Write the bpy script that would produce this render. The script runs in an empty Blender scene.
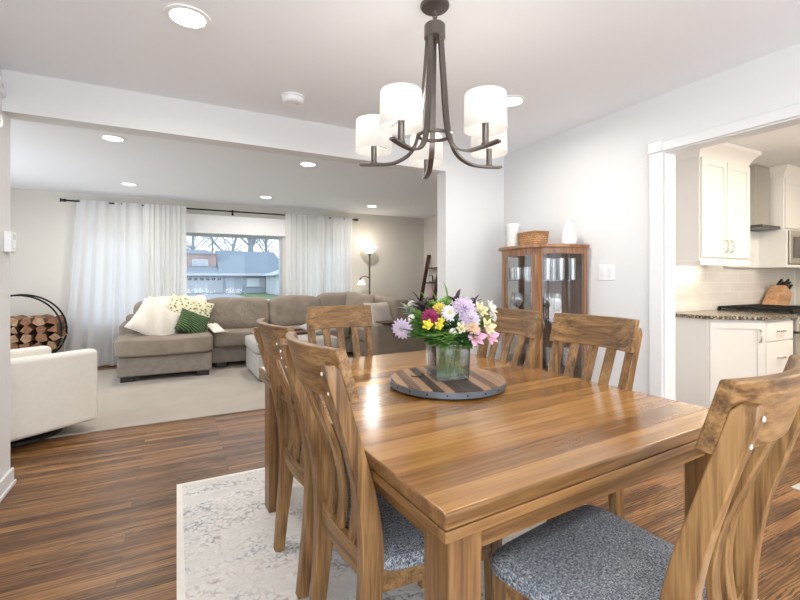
import bpy, bmesh, math, random
from mathutils import Vector, Matrix, Euler
random.seed(7)
PI = math.pi
S = bpy.context.scene
C = S.collection
# ------------------------------------------------------------------ camera
cd = bpy.data.cameras.new('camera'); cam = bpy.data.objects.new('camera', cd); C.objects.link(cam)
cam.location = (0, 0, 1.24)
cam.rotation_euler = (PI/2, 0, math.radians(62.617-90))
cd.sensor_width = 36; cd.lens = 431.18/800*36; cd.shift_y = -21.4/800
cd.clip_start = 0.02; cd.clip_end = 400
S.camera = cam
# ------------------------------------------------------------------ world, exposure, fill light
S.view_settings.view_transform = 'Standard'; S.view_settings.look = 'None'
S.cycles.transparent_max_bounces = 32; S.view_settings.gamma = 1; S.view_settings.exposure = 0.31
W = bpy.data.worlds.new('sky'); S.world = W; W.use_nodes = True
bg = W.node_tree.nodes['Background']; bg.inputs[0].default_value = (0.80, 0.89, 1.0, 1); bg.inputs[1].default_value = 2.0

def area(name, loc, rot, sx, sy, power, col=(1, 1, 1)):
    l = bpy.data.lights.new(name, 'AREA'); l.shape = 'RECTANGLE'; l.size = sx; l.size_y = sy; l.energy = power; l.color = col
    o = bpy.data.objects.new(name, l); o.location = loc; o.rotation_euler = rot; C.objects.link(o); return o
# unseen fill lights, added at made-up window openings to brighten the rooms
area('fill_rear', (0.9, -2.62, 1.25), (PI/2, 0, 0), 2.9, 1.8, 32, (0.97, 0.985, 1.0))
area('fill_rear_upward', (0.9, -2.61, .65), (PI/2+.75, 0, 0), 2.9, .6, 46, (0.98, 0.98, 1.0))  # added fill aimed up to lift the ceiling; no ground reflects it
area('fill_dining_side', (-.945, -1.2, 1.25), (0, -PI/2-.15, 0), 1.5, 2.0, 30, (0.96, 0.98, 1.0))
area('fill_living_side', (-2.70, 5.4, 1.25), (0, -PI/2-.25, 0), 1.5, 2.2, 24, (0.94, 0.97, 1.0))
area('fill_kitchen_rear', (4.8, -2.70, 1.35), (PI/2+.55, 0, 0), 2.2, 1.2, 20, (1.0, 0.93, .82))
# the sky enters the living room through its own window openings (sampling portal only)
p_ = area('window_sky_portal', (.8, 7.60, 1.285), (-PI/2, 0, 0), 3.9, 1.33, 1); p_.data.cycles.is_portal = True
DOWN_W = 9.0

# ------------------------------------------------------------------ helpers
def M(name, col, rough=.6, metal=0, spec=.5, bump=None, noise=None, coat=0):
    m = bpy.data.materials.new(name); m.use_nodes = True; nt = m.node_tree; b = nt.nodes['Principled BSDF']
    b.inputs['Base Color'].default_value = (*col, 1); b.inputs['Roughness'].default_value = rough; b.inputs['Metallic'].default_value = metal
    b.inputs['Specular IOR Level'].default_value = spec
    if coat: b.inputs['Coat Weight'].default_value = coat; b.inputs['Coat Roughness'].default_value = .15
    tc = nt.nodes.new('ShaderNodeTexCoord'); n = nt.nodes.new('ShaderNodeTexNoise')
    n.inputs['Scale'].default_value = (noise or (30, 0))[0]; n.inputs['Detail'].default_value = 4
    nt.links.new(tc.outputs['Object'], n.inputs['Vector'])
    amt = (noise or (30, .06))[1]
    mx = nt.nodes.new('ShaderNodeMix'); mx.data_type = 'RGBA'
    mx.inputs[6].default_value = (*[c*(1-amt) for c in col], 1); mx.inputs[7].default_value = (*[min(1, c*(1+amt)) for c in col], 1)
    nt.links.new(n.outputs[0], mx.inputs[0]); nt.links.new(mx.outputs[2], b.inputs['Base Color'])
    if bump:
        n2 = nt.nodes.new('ShaderNodeTexNoise'); n2.inputs['Scale'].default_value = bump[0]; n2.inputs['Detail'].default_value = 3
        nt.links.new(tc.outputs['Object'], n2.inputs['Vector'])
        bp = nt.nodes.new('ShaderNodeBump'); bp.inputs['Strength'].default_value = bump[1]; bp.inputs['Distance'].default_value = bump[2]
        nt.links.new(n2.outputs[0], bp.inputs['Height']); nt.links.new(bp.outputs[0], b.inputs['Normal'])
    return m

def ramp(nt, stops):
    r = nt.nodes.new('ShaderNodeValToRGB'); e = r.color_ramp.elements
    while len(e) < len(stops): e.new(.5)
    for k, (p, c) in enumerate(stops): e[k].position = p; e[k].color = (*c, 1)
    return r

def wood(name, dark, mid, light, axis='Z', rough=.4, sc=1.0, coat=0, plank=None, spec=.5, con=(.36, .64)):
    """grain stretched along axis; plank = (length, width) of boards with their own tone"""
    m = bpy.data.materials.new(name); m.use_nodes = True; nt = m.node_tree; N = nt.nodes; L = nt.links; b = N['Principled BSDF']
    b.inputs['Roughness'].default_value = rough; b.inputs['Specular IOR Level'].default_value = spec
    if coat: b.inputs['Coat Weight'].default_value = coat; b.inputs['Coat Roughness'].default_value = .18
    tc = N.new('ShaderNodeTexCoord'); oi = N.new('ShaderNodeObjectInfo')
    mul = N.new('ShaderNodeMath'); mul.operation = 'MULTIPLY'; mul.inputs[1].default_value = 7.3; L.new(oi.outputs['Random'], mul.inputs[0])
    add = N.new('ShaderNodeVectorMath'); add.operation = 'ADD'; L.new(tc.outputs['Object'], add.inputs[0]); L.new(mul.outputs[0], add.inputs[1])
    vec = add.outputs[0]; br = None
    if plank:
        br = N.new('ShaderNodeTexBrick'); br.offset = .37; br.offset_frequency = 3
        br.inputs['Scale'].default_value = 1; br.inputs['Brick Width'].default_value = plank[0]; br.inputs['Row Height'].default_value = plank[1]
        br.inputs['Mortar Size'].default_value = plank[2]; br.inputs['Mortar Smooth'].default_value = .1; br.inputs['Bias'].default_value = 0
        br.inputs['Color1'].default_value = (0, 0, 0, 1); br.inputs['Color2'].default_value = (1, 1, 1, 1); br.inputs['Mortar'].default_value = (.5, .5, .5, 1)
        sh = N.new('ShaderNodeVectorMath'); sh.operation = 'ADD'; sh.inputs[1].default_value = (5.3, .031, 0); L.new(tc.outputs['Object'], sh.inputs[0]); L.new(sh.outputs[0], br.inputs['Vector'])
        sv = N.new('ShaderNodeVectorMath'); sv.operation = 'SCALE'; sv.inputs['Scale'].default_value = 9.0; L.new(br.outputs['Color'], sv.inputs[0])
        a2 = N.new('ShaderNodeVectorMath'); a2.operation = 'ADD'; L.new(vec, a2.inputs[0]); L.new(sv.outputs[0], a2.inputs[1]); vec = a2.outputs[0]
    mp = N.new('ShaderNodeMapping'); s = [14*sc]*3; s['XYZ'.index(axis)] = 1.1*sc; mp.inputs['Scale'].default_value = s; L.new(vec, mp.inputs['Vector'])
    n1 = N.new('ShaderNodeTexNoise'); n1.inputs['Scale'].default_value = 1; n1.inputs['Detail'].default_value = 5; n1.inputs['Distortion'].default_value = 1.2; L.new(mp.outputs[0], n1.inputs['Vector'])
    mp2 = N.new('ShaderNodeMapping'); s = [110*sc]*3; s['XYZ'.index(axis)] = 4*sc; mp2.inputs['Scale'].default_value = s; L.new(vec, mp2.inputs['Vector'])
    n2 = N.new('ShaderNodeTexNoise'); n2.inputs['Scale'].default_value = 1; n2.inputs['Detail'].default_value = 3; L.new(mp2.outputs[0], n2.inputs['Vector'])
    mx = N.new('ShaderNodeMix'); mx.data_type = 'FLOAT'; mx.inputs[0].default_value = .38; L.new(n1.outputs[0], mx.inputs[2]); L.new(n2.outputs[0], mx.inputs[3])
    val = mx.outputs[0]
    if br:
        m2 = N.new('ShaderNodeMix'); m2.data_type = 'FLOAT'; m2.inputs[0].default_value = plank[3]; L.new(val, m2.inputs[2]); L.new(br.outputs['Color'], m2.inputs[3]); val = m2.outputs[0]
    r = ramp(nt, [(con[0], dark), (.5, mid), (con[1], light)]); L.new(val, r.inputs[0]); col = r.outputs[0]
    if br:
        m3 = N.new('ShaderNodeMix'); m3.data_type = 'RGBA'; m3.inputs[7].default_value = (*[c*.35 for c in dark], 1); L.new(br.outputs['Fac'], m3.inputs[0]); L.new(col, m3.inputs[6]); col = m3.outputs[2]
    L.new(col, b.inputs['Base Color'])
    bp = N.new('ShaderNodeBump'); bp.inputs['Strength'].default_value = .12; bp.inputs['Distance'].default_value = .002; L.new(n2.outputs[0], bp.inputs['Height']); L.new(bp.outputs[0], b.inputs['Normal'])
    return m

def glass(name, col=(1, 1, 1), refl=.12, rough=.03):
    m = bpy.data.materials.new(name); m.use_nodes = True; nt = m.node_tree; N = nt.nodes; L = nt.links; N.remove(N['Principled BSDF'])
    t = N.new('ShaderNodeBsdfTransparent'); t.inputs[0].default_value = (*col, 1); g = N.new('ShaderNodeBsdfGlossy'); g.inputs['Roughness'].default_value = rough
    f = N.new('ShaderNodeLayerWeight'); f.inputs[0].default_value = .25
    mr = N.new('ShaderNodeMapRange'); mr.inputs[3].default_value = refl*.35; mr.inputs[4].default_value = min(1, refl*4); L.new(f.outputs['Fresnel'], mr.inputs[0])
    x = N.new('ShaderNodeMixShader'); L.new(mr.outputs[0], x.inputs[0]); L.new(t.outputs[0], x.inputs[1]); L.new(g.outputs[0], x.inputs[2]); L.new(x.outputs[0], N['Material Output'].inputs[0])
    return m

def cloth(name, col, trans=.5, emit=0, ecol=(1, .93, .82)):
    m = bpy.data.materials.new(name); m.use_nodes = True; nt = m.node_tree; N = nt.nodes; L = nt.links; N.remove(N['Principled BSDF'])
    d = N.new('ShaderNodeBsdfDiffuse'); d.inputs[0].default_value = (*col, 1); t = N.new('ShaderNodeBsdfTranslucent'); t.inputs[0].default_value = (*col, 1)
    x = N.new('ShaderNodeMixShader'); x.inputs[0].default_value = trans; L.new(d.outputs[0], x.inputs[1]); L.new(t.outputs[0], x.inputs[2]); out = x.outputs[0]
    if emit:
        e = N.new('ShaderNodeEmission'); e.inputs[0].default_value = (*ecol, 1); e.inputs[1].default_value = emit
        a = N.new('ShaderNodeAddShader'); L.new(out, a.inputs[0]); L.new(e.outputs[0], a.inputs[1]); out = a.outputs[0]
    L.new(out, N['Material Output'].inputs[0]); return m

def emis(name, col, s):
    m = bpy.data.materials.new(name); m.use_nodes = True; nt = m.node_tree; N = nt.nodes; N.remove(N['Principled BSDF'])
    e = N.new('ShaderNodeEmission'); e.inputs[0].default_value = (*col, 1); e.inputs[1].default_value = s; nt.links.new(e.outputs[0], N['Material Output'].inputs[0]); return m

def tag(o, label=None, cat=None, group=None, kind=None):
    if label: o['label'] = label
    if cat: o['category'] = cat
    if group: o['group'] = group
    if kind: o['kind'] = kind
    return o

def obj(name, bm, mat, parent=None, bevel=0, seg=2, smooth=True, loc=None):
    me = bpy.data.meshes.new(name); bmesh.ops.recalc_face_normals(bm, faces=bm.faces[:]); bm.to_mesh(me); bm.free()
    for m in (mat if isinstance(mat, (list, tuple)) else [mat]): me.materials.append(m)
    if smooth:
        for p in me.polygons: p.use_smooth = True
        me.set_sharp_from_angle(angle=math.radians(38))
    o = bpy.data.objects.new(name, me); C.objects.link(o)
    if parent: o.parent = parent
    if loc: o.location = loc
    if bevel:
        b = o.modifiers.new('bevel', 'BEVEL'); b.width = bevel; b.segments = seg; b.harden_normals = True; b.limit_method = 'ANGLE'; b.angle_limit = math.radians(35)
    return o

def thing(name, label, cat, loc=(0, 0, 0), rz=0, group=None):
    o = bpy.data.objects.new(name, None); C.objects.link(o); o.location = loc; o.rotation_euler = (0, 0, rz); o.empty_display_size = .1
    return tag(o, label, cat, group)

def struct(name, bm, mat, **k):
    return tag(obj(name, bm, mat, **k), kind='structure')

def dup(root, loc, rz, label=None, group=None):
    r = root.copy(); C.objects.link(r); r.location = loc; r.rotation_euler = (0, 0, rz)
    if label: r['label'] = label
    if group: r['group'] = group
    for ch in list(root.children):
        c = ch.copy(); C.objects.link(c); c.parent = r
        for g in list(ch.children):
            d = g.copy(); C.objects.link(d); d.parent = c
    return r

def B(): return bmesh.new()

def box(bm, x0, x1, y0, y1, z0, z1, mat=None):
    v = [bm.verts.new((x, y, z)) for z in (z0, z1) for y in (y0, y1) for x in (x0, x1)]
    if mat is not None:
        for q in v: q.co = mat @ q.co
    for f in ((0, 2, 3, 1), (4, 5, 7, 6), (0, 1, 5, 4), (2, 6, 7, 3), (0, 4, 6, 2), (1, 3, 7, 5)): bm.faces.new([v[i] for i in f])
    return bm

def loft(bm, rings, cap=True, closed=True):
    R = [[bm.verts.new(p) for p in r] for r in rings]; n = len(R[0])
    for a, b in zip(R, R[1:]):
        for i in range(n if closed else n-1): bm.faces.new((a[i], a[(i+1) % n], b[(i+1) % n], b[i]))
    if cap: bm.faces.new(R[0][::-1]); bm.faces.new(R[-1])
    return bm

def lathe(bm, prof, c=(0, 0, 0), n=24, cap=True):
    rings = [[(c[0]+max(r, 1e-4)*math.cos(2*PI*i/n), c[1]+max(r, 1e-4)*math.sin(2*PI*i/n), c[2]+z) for i in range(n)] for r, z in prof]
    return loft(bm, rings, cap)

def frame(t):
    t = t.normalized(); u = Vector((0, 0, 1)).cross(t)
    if u.length < 1e-3: u = Vector((1, 0, 0))
    u.normalize(); return u, t.cross(u)

def tube(bm, pts, r, n=10, cap=True):
    pts = [Vector(p) for p in pts]; rings = []
    rr = r if isinstance(r, (list, tuple)) else [r]*len(pts)
    u = None
    for i, p in enumerate(pts):
        t = (pts[min(i+1, len(pts)-1)]-pts[max(i-1, 0)])
        if u is None: u, v = frame(t)
        else:
            t.normalize(); u = (u-t*u.dot(t)).normalized(); v = t.cross(u)
        rings.append([p+(u*math.cos(2*PI*k/n)+v*math.sin(2*PI*k/n))*rr[i] for k in range(n)])
    return loft(bm, rings, cap)

def bez(P, n=12):
    """smooth curve through the points P"""
    P = [Vector(p) for p in P]; out = []
    for i in range(len(P)-1):
        a = P[max(i-1, 0)]; b = P[i]; c = P[i+1]; d = P[min(i+2, len(P)-1)]
        for k in range(n):
            t = k/n; out.append(.5*((2*b)+(c-a)*t+(2*a-5*b+4*c-d)*t*t+(3*b-a-3*c+d)*t**3))
    out.append(P[-1]); return out

def sgp(x, e): return math.copysign(abs(x)**e, x)

def superell(bm, c, s, e1=.3, e2=.3, mat=None, nu=28, nv=18, sag=0):
    rings = []
    for j in range(nv+1):
        ph = -PI/2+PI*j/nv; ring = []
        for i in range(nu):
            th = 2*PI*i/nu; cp = sgp(math.cos(ph), e1)
            p = Vector((s[0]*cp*sgp(math.cos(th), e2), s[1]*cp*sgp(math.sin(th), e2), s[2]*sgp(math.sin(ph), e1)))
            if sag: p.z += sag*math.sin(p.x*7+p.y*3+c[0]*5)*(.5+.5*p.z/s[2])+sag*.6*math.sin(p.y*11+p.z*9+c[0])
            if mat is not None: p = mat @ p
            ring.append(p+Vector(c))
        rings.append(ring)
    return loft(bm, rings)

def pillow(bm, w, h, t, mat, n=14):
    top = []; bot = []
    for j in range(n+1):
        a = []; b = []
        for i in range(n+1):
            u = 2*i/n-1; v = 2*j/n-1
            k = (max(0, 1-abs(u)**2.6)*max(0, 1-abs(v)**2.6))**.55
            q = 1-.07*(1-abs(u)**2)*abs(v)**2; q2 = 1-.07*(1-abs(v)**2)*abs(u)**2
            wr = .012*math.sin(9*u+4*v)*k
            a.append(bm.verts.new(mat @ Vector((u*w/2*q2, v*h/2*q, t/2*k+.003+wr)))); b.append(bm.verts.new(mat @ Vector((u*w/2*q2, v*h/2*q, -t/2*k-.003+wr))))
        top.append(a); bot.append(b)
    for j in range(n):
        for i in range(n):
            bm.faces.new((top[j][i], top[j][i+1], top[j+1][i+1], top[j+1][i])); bm.faces.new((bot[j][i], bot[j+1][i], bot[j+1][i+1], bot[j][i+1]))
    for i in range(n):
        bm.faces.new((top[0][i], bot[0][i], bot[0][i+1], top[0][i+1])); bm.faces.new((top[n][i], top[n][i+1], bot[n][i+1], bot[n][i]))
        bm.faces.new((top[i][0], top[i+1][0], bot[i+1][0], bot[i][0])); bm.faces.new((top[i][n], bot[i][n], bot[i+1][n], top[i+1][n]))
    return bm

def T(loc, rx=0, ry=0, rz=0): return Matrix.Translation(loc) @ Euler((rx, ry, rz)).to_matrix().to_4x4()

# ------------------------------------------------------------------ materials
wall_m = M('wall_paint', (.745, .75, .755), .75, bump=(220, .08, .001), noise=(2, .01))
liv_m = M('greige_wall_paint', (.655, .622, .57), .75, bump=(220, .08, .001), noise=(2, .01))
ceil_m = M('ceiling_paint', (.85, .87, .90), .9, noise=(2, .01))
trim_m = M('white_trim_paint', (.775, .78, .785), .4, noise=(3, .01))
cab_m = M('white_cabinet_paint', (.84, .83, .81), .4, noise=(3, .01))
oak_c = ((.085, .040, .013), (.215, .112, .038), (.35, .200, .078))
oak = wood('chair_wood', *oak_c, 'Z', .42, 1.5)
oak_x = wood('chair_rail_wood', *oak_c, 'X', .42, 1.5)
tab_m = wood('table_top_wood', (.18, .074, .015), (.32, .150, .040), (.45, .235, .075), 'X', .2, .8, coat=.4, plank=(30, .105, .0003, .16))
tab_c = ((.085, .037, .012), (.175, .085, .027), (.27, .14, .05))
tab_x = wood('table_edge_wood', *tab_c, 'X', .35, 1.2)
tab_y = wood('table_side_wood', *tab_c, 'Y', .35, 1.2)
tab_z = wood('table_leg_wood', *tab_c, 'Z', .38, 1.2)
def floor_mat():
    m = wood('oak_floor', (.082, .032, .010), (.22, .102, .034), (.38, .19, .070), 'X', .36, 1.0, plank=(1.4, .058, .0010, .13), spec=.3)
    nt = m.node_tree; N = nt.nodes; L = nt.links; b = N['Principled BSDF']; src = b.inputs['Base Color'].links[0].from_socket
    br = [n for n in N if n.type == 'TEX_BRICK'][0]; tc = [n for n in N if n.type == 'TEX_COORD'][0]
    sv = N.new('ShaderNodeVectorMath'); sv.operation = 'MULTIPLY_ADD'; sv.inputs[1].default_value = (3.1, 5.7, 0); L.new(br.outputs['Color'], sv.inputs[0]); L.new(tc.outputs['Object'], sv.inputs[2])
    mp = N.new('ShaderNodeMapping'); mp.inputs['Scale'].default_value = (.16, 1, 1); L.new(sv.outputs[0], mp.inputs['Vector'])
    w = N.new('ShaderNodeTexWave'); w.bands_direction = 'Y'; w.inputs['Scale'].default_value = 22; w.inputs['Distortion'].default_value = 7; w.inputs['Detail'].default_value = 2.5; w.inputs['Detail Scale'].default_value = 2.2; L.new(mp.outputs[0], w.inputs['Vector'])
    r = ramp(nt, [(.45, (0, 0, 0)), (.85, (1, 1, 1))]); L.new(w.outputs['Fac'], r.inputs[0])
    n = N.new('ShaderNodeTexNoise'); n.inputs['Scale'].default_value = 6; n.inputs['Detail'].default_value = 3; L.new(mp.outputs[0], n.inputs['Vector'])
    r2 = ramp(nt, [(.36, (0, 0, 0)), (.56, (.8, .8, .8))]); L.new(n.outputs[0], r2.inputs[0])
    q = N.new('ShaderNodeMath'); q.operation = 'MULTIPLY'; L.new(r.outputs[0], q.inputs[0]); L.new(r2.outputs[0], q.inputs[1])
    mx = N.new('ShaderNodeMix'); mx.data_type = 'RGBA'; mx.inputs[7].default_value = (.022, .011, .006, 1); L.new(q.outputs[0], mx.inputs[0]); L.new(src, mx.inputs[6]); L.new(mx.outputs[2], b.inputs['Base Color'])
    return m
floor_m = floor_mat()
curio_m = wood('curio_wood', (.15, .065, .028), (.29, .140, .065), (.41, .22, .11), 'Z', .35, 1.0)
curio_in = wood('curio_back_wood', (.10, .05, .028), (.17, .09, .05), (.24, .13, .075), 'Z', .45, 1.0)
dark_wood = wood('dark_wood', (.03, .012, .008), (.075, .03, .018), (.13, .055, .03), 'Z', .4, 1.0)
barrel = wood('barrel_wood', (.040, .021, .012), (.135, .073, .040), (.38, .225, .125), 'X', .45, 1.3, plank=(30, .040, .0008, .46))
black_metal = M('black_metal', (.015, .015, .016), .45, .6)
bronze = M('bronze_metal', (.17, .15, .135), .34, .85)
steel = M('brushed_steel', (.62, .60, .57), .30, 1.0)
chrome = M('satin_nickel', (.60, .57, .52), .25, 1.0)
zinc = M('galvanised_band', (.17, .20, .235), .45, .6, noise=(25, .2))
black = M('black_plastic', (.012, .012, .013), .4)
white_pl = M('white_plastic', (.85, .86, .88), .4)
ceram = M('white_ceramic', (.80, .82, .85), .35)
wax = M('candle_wax', (.85, .84, .80), .5)
pane_m = glass('window_glass', (.97, .985, 1.0), .03)
curio_glass = glass('curved_glass', (.97, .98, .985), .05)
shelf_glass = glass('shelf_glass', (.82, .92, .90), .3)
def add_haze(m, amt):
    # brightness painted into the glassware: a little white scattering on top of the clear glass
    nt = m.node_tree; N = nt.nodes; L = nt.links; out = N['Material Output']; src = out.inputs[0].links[0].from_socket
    d = N.new('ShaderNodeBsdfDiffuse'); d.inputs[0].default_value = (.9, .92, .94, 1); x = N.new('ShaderNodeMixShader'); x.inputs[0].default_value = amt
    L.new(src, x.inputs[1]); L.new(d.outputs[0], x.inputs[2]); L.new(x.outputs[0], out.inputs[0]); return m
wine_m = add_haze(glass('clear_glass', (.98, .985, .99), .45, .06), .05)
vase_m = add_haze(glass('vase_glass', (.94, .975, .95), .25), .02)
water_m = glass('water', (.88, .96, .86), .06)
sofa_m = M('sofa_velvet', (.27, .225, .182), .85, bump=(8, .55, .05), noise=(7, .26), spec=.2)
sofa_d = M('sofa_base_velvet', (.255, .222, .188), .85, bump=(30, .3, .01), noise=(14, .30), spec=.2)
otto_m = M('ottoman_fabric', (.42, .40, .375), .9, noise=(20, .12), spec=.2)
cream = M('cream_fabric', (.80, .765, .70), .9, bump=(300, .2, .002), spec=.2)
cream2 = M('cream_cotton', (.74, .68, .60), .95, bump=(60, .3, .01), spec=.2)
pinkish = M('blush_cotton', (.58, .52, .47), .95, bump=(60, .3, .01), spec=.2)
curt_m = cloth('curtain_cotton', (.79, .79, .80), .42)
sheer_m = cloth('sheer_voile', (.80, .80, .795), .46)
rod_m = M('rod_metal', (.02, .02, .022), .4, .5)
lawn_m = M('lawn', (.10, .155, .07), .95, noise=(.6, .25))
drive_m = M('concrete_drive', (.27, .29, .31), .9, noise=(1, .08))
roof_m = M('grey_shingle', (.17, .215, .26), .9, noise=(2, .1))
side_m = M('pale_siding', (.36, .41, .47), .8)
gar_m = M('garage_white', (.50, .53, .56), .7)
brick_o = M('pale_brick', (.38, .27, .25), .85, noise=(3, .12))
bark = M('bark', (.27, .29, .32), .95, noise=(3, .2))
shade_m = cloth('shade_linen', (.74, .73, .71), .5, .12, (1, .95, .88))
torch_glass = cloth('frosted_lamp_glass', (.9, .88, .82), .5, .75, (1, .93, .80))
bulb_m = emis('bulb', (1, .93, .82), 4)
led_m = emis('led_lens', (1, .95, .88), 5)
led_trim = M('light_trim', (.86, .86, .86), .5)

def tweed_mat():
    m = bpy.data.materials.new('tweed'); m.use_nodes = True; nt = m.node_tree; N = nt.nodes; L = nt.links; b = N['Principled BSDF']; b.inputs['Roughness'].default_value = .95; b.inputs['Specular IOR Level'].default_value = .15
    tc = N.new('ShaderNodeTexCoord'); mix = []
    for ax in (0, 1):
        mp = N.new('ShaderNodeMapping'); s = [120, 120, 120]; s[ax] = 560; mp.inputs['Scale'].default_value = s; L.new(tc.outputs['Object'], mp.inputs['Vector'])
        n = N.new('ShaderNodeTexNoise'); n.inputs['Scale'].default_value = 1; n.inputs['Detail'].default_value = 2; L.new(mp.outputs[0], n.inputs['Vector']); mix.append(n)
    mx = N.new('ShaderNodeMix'); mx.data_type = 'FLOAT'; mx.inputs[0].default_value = .5; L.new(mix[0].outputs[0], mx.inputs[2]); L.new(mix[1].outputs[0], mx.inputs[3])
    r = ramp(nt, [(.36, (.03, .036, .048)), (.46, (.13, .15, .18)), (.54, (.29, .32, .36)), (.63, (.55, .57, .58))]); L.new(mx.outputs[0], r.inputs[0]); L.new(r.outputs[0], b.inputs['Base Color'])
    bp = N.new('ShaderNodeBump'); bp.inputs['Strength'].default_value = .5; bp.inputs['Distance'].default_value = .003; L.new(mx.outputs[0], bp.inputs['Height']); L.new(bp.outputs[0], b.inputs['Normal'])
    return m
tweed = tweed_mat()

def rug_mat():
    m = bpy.data.materials.new('distressed_rug'); m.use_nodes = True; nt = m.node_tree; N = nt.nodes; L = nt.links; b = N['Principled BSDF']; b.inputs['Roughness'].default_value = 1; b.inputs['Specular IOR Level'].default_value = .1
    tc = N.new('ShaderNodeTexCoord')
    # ornate curls: distorted cells, broken up by large soft worn patches
    n0 = N.new('ShaderNodeTexNoise'); n0.inputs['Scale'].default_value = 16; n0.inputs['Detail'].default_value = 3; L.new(tc.outputs['Object'], n0.inputs['Vector'])
    av = N.new('ShaderNodeVectorMath'); av.operation = 'MULTIPLY_ADD'; av.inputs[1].default_value = (.07, .07, 0); L.new(n0.outputs['Color'], av.inputs[0]); L.new(tc.outputs['Object'], av.inputs[2])
    v = N.new('ShaderNodeTexVoronoi'); v.feature = 'DISTANCE_TO_EDGE'; v.inputs['Scale'].default_value = 30; L.new(av.outputs[0], v.inputs['Vector'])
    r1 = ramp(nt, [(.0, (1, 1, 1)), (.24, (0, 0, 0))]); L.new(v.outputs['Distance'], r1.inputs[0])
    mp = N.new('ShaderNodeMapping'); mp.inputs['Scale'].default_value = (2.2, 4.6, 1); L.new(tc.outputs['Object'], mp.inputs['Vector'])
    n1 = N.new('ShaderNodeTexNoise'); n1.inputs['Scale'].default_value = 1.4; n1.inputs['Detail'].default_value = 5; n1.inputs['Roughness'].default_value = .65; L.new(mp.outputs[0], n1.inputs['Vector'])
    r2 = ramp(nt, [(.44, (0, 0, 0)), (.60, (1, 1, 1))]); L.new(n1.outputs[0], r2.inputs[0])
    n2 = N.new('ShaderNodeTexNoise'); n2.inputs['Scale'].default_value = 55; n2.inputs['Detail'].default_value = 4; L.new(tc.outputs['Object'], n2.inputs['Vector'])
    r3 = ramp(nt, [(.38, (0, 0, 0)), (.56, (1, 1, 1))]); L.new(n2.outputs[0], r3.inputs[0])
    def mul(a, c):
        q = N.new('ShaderNodeMath'); q.operation = 'MULTIPLY'; L.new(a, q.inputs[0]); L.new(c, q.inputs[1]); return q.outputs[0]
    f = mul(mul(r1.outputs[0], r2.outputs[0]), r3.outputs[0])
    mot = N.new('ShaderNodeTexNoise'); mot.inputs['Scale'].default_value = 1.6; L.new(tc.outputs['Object'], mot.inputs['Vector'])
    ink = ramp(nt, [(.40, (.30, .265, .23)), (.52, (.17, .19, .24)), (.64, (.42, .31, .23))]); L.new(mot.outputs[0], ink.inputs[0])
    base = ramp(nt, [(.35, (.60, .585, .56)), (.5, (.72, .70, .67)), (.65, (.66, .67, .68))]); L.new(n1.outputs[0], base.inputs[0])
    mx = N.new('ShaderNodeMix'); mx.data_type = 'RGBA'; L.new(f, mx.inputs[0]); L.new(base.outputs[0], mx.inputs[6]); L.new(ink.outputs[0], mx.inputs[7])
    L.new(mx.outputs[2], b.inputs['Base Color']); return m
rug_m = rug_mat()
rug_edge = M('rug_binding', (.78, .75, .70), 1)
beige_rug = M('beige_rug_pile', (.41, .365, .32), 1, noise=(2.2, .14), bump=(150, .3, .004), spec=.1)

def granite_mat():
    m = bpy.data.materials.new('granite'); m.use_nodes = True; nt = m.node_tree; N = nt.nodes; b = N['Principled BSDF']; b.inputs['Roughness'].default_value = .2
    tc = N.new('ShaderNodeTexCoord'); n = N.new('ShaderNodeTexNoise'); n.inputs['Scale'].default_value = 70; n.inputs['Detail'].default_value = 4; nt.links.new(tc.outputs['Object'], n.inputs['Vector'])
    r = ramp(nt, [(.38, (.02, .018, .015)), (.50, (.13, .11, .085)), (.60, (.36, .31, .23)), (.70, (.55, .50, .40))]); nt.links.new(n.outputs[0], r.inputs[0]); nt.links.new(r.outputs[0], b.inputs['Base Color']); return m
granite = granite_mat()

def tile_mat():
    m = bpy.data.materials.new('subway_tile'); m.use_nodes = True; nt = m.node_tree; N = nt.nodes; L = nt.links; b = N['Principled BSDF']; b.inputs['Roughness'].default_value = .25
    tc = N.new('ShaderNodeTexCoord'); mp = N.new('ShaderNodeMapping'); mp.inputs['Rotation'].default_value = (PI/2, 0, 0); L.new(tc.outputs['Object'], mp.inputs['Vector'])
    br = N.new('ShaderNodeTexBrick'); br.inputs['Scale'].default_value = 1; br.inputs['Brick Width'].default_value = .30; br.inputs['Row Height'].default_value = .10; br.inputs['Mortar Size'].default_value = .003
    br.inputs['Color1'].default_value = (.70, .68, .65, 1); br.inputs['Color2'].default_value = (.74, .72, .69, 1); br.inputs['Mortar'].default_value = (.82, .81, .79, 1); L.new(mp.outputs[0], br.inputs['Vector'])
    L.new(br.outputs['Color'], b.inputs['Base Color']); return m
tile_m = tile_mat()

def plain(name, col, rough=.6): return M(name, col, rough, noise=(60, .15))

# ------------------------------------------------------------------ THE SETTING
HC = 2.44
bm = B(); box(bm, -3.2, 7.2, -2.9, 7.6, -.15, 0); struct('floor', bm, floor_m, smooth=False)
bm = B(); box(bm, -3.2, 7.2, -2.9, 7.6, HC, HC+.15); struct('ceiling', bm, ceil_m, smooth=False)
# wall between dining and living: header beam and the stub on the right
bm = B(); box(bm, -2.75, -.888, 3.24, 3.38, 0, HC); box(bm, -.888, 2.14, 3.24, 3.38, 2.201, HC); box(bm, 2.14, 4.5, 3.24, 3.38, 0, HC); struct('wall_back', bm, wall_m, smooth=False)
bm = B(); box(bm, -1.0, -.888, -2.75, -2.2, 0, HC); box(bm, -1.0, -.888, -.2, 3.24, 0, HC); box(bm, -1.0, -.888, -2.2, -.2, 0, .5); box(bm, -1.0, -.888, -2.2, -.2, 2.0, HC); struct('wall_left', bm, wall_m, smooth=False)  # includes an unseen opening added for the dining side fill
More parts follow.
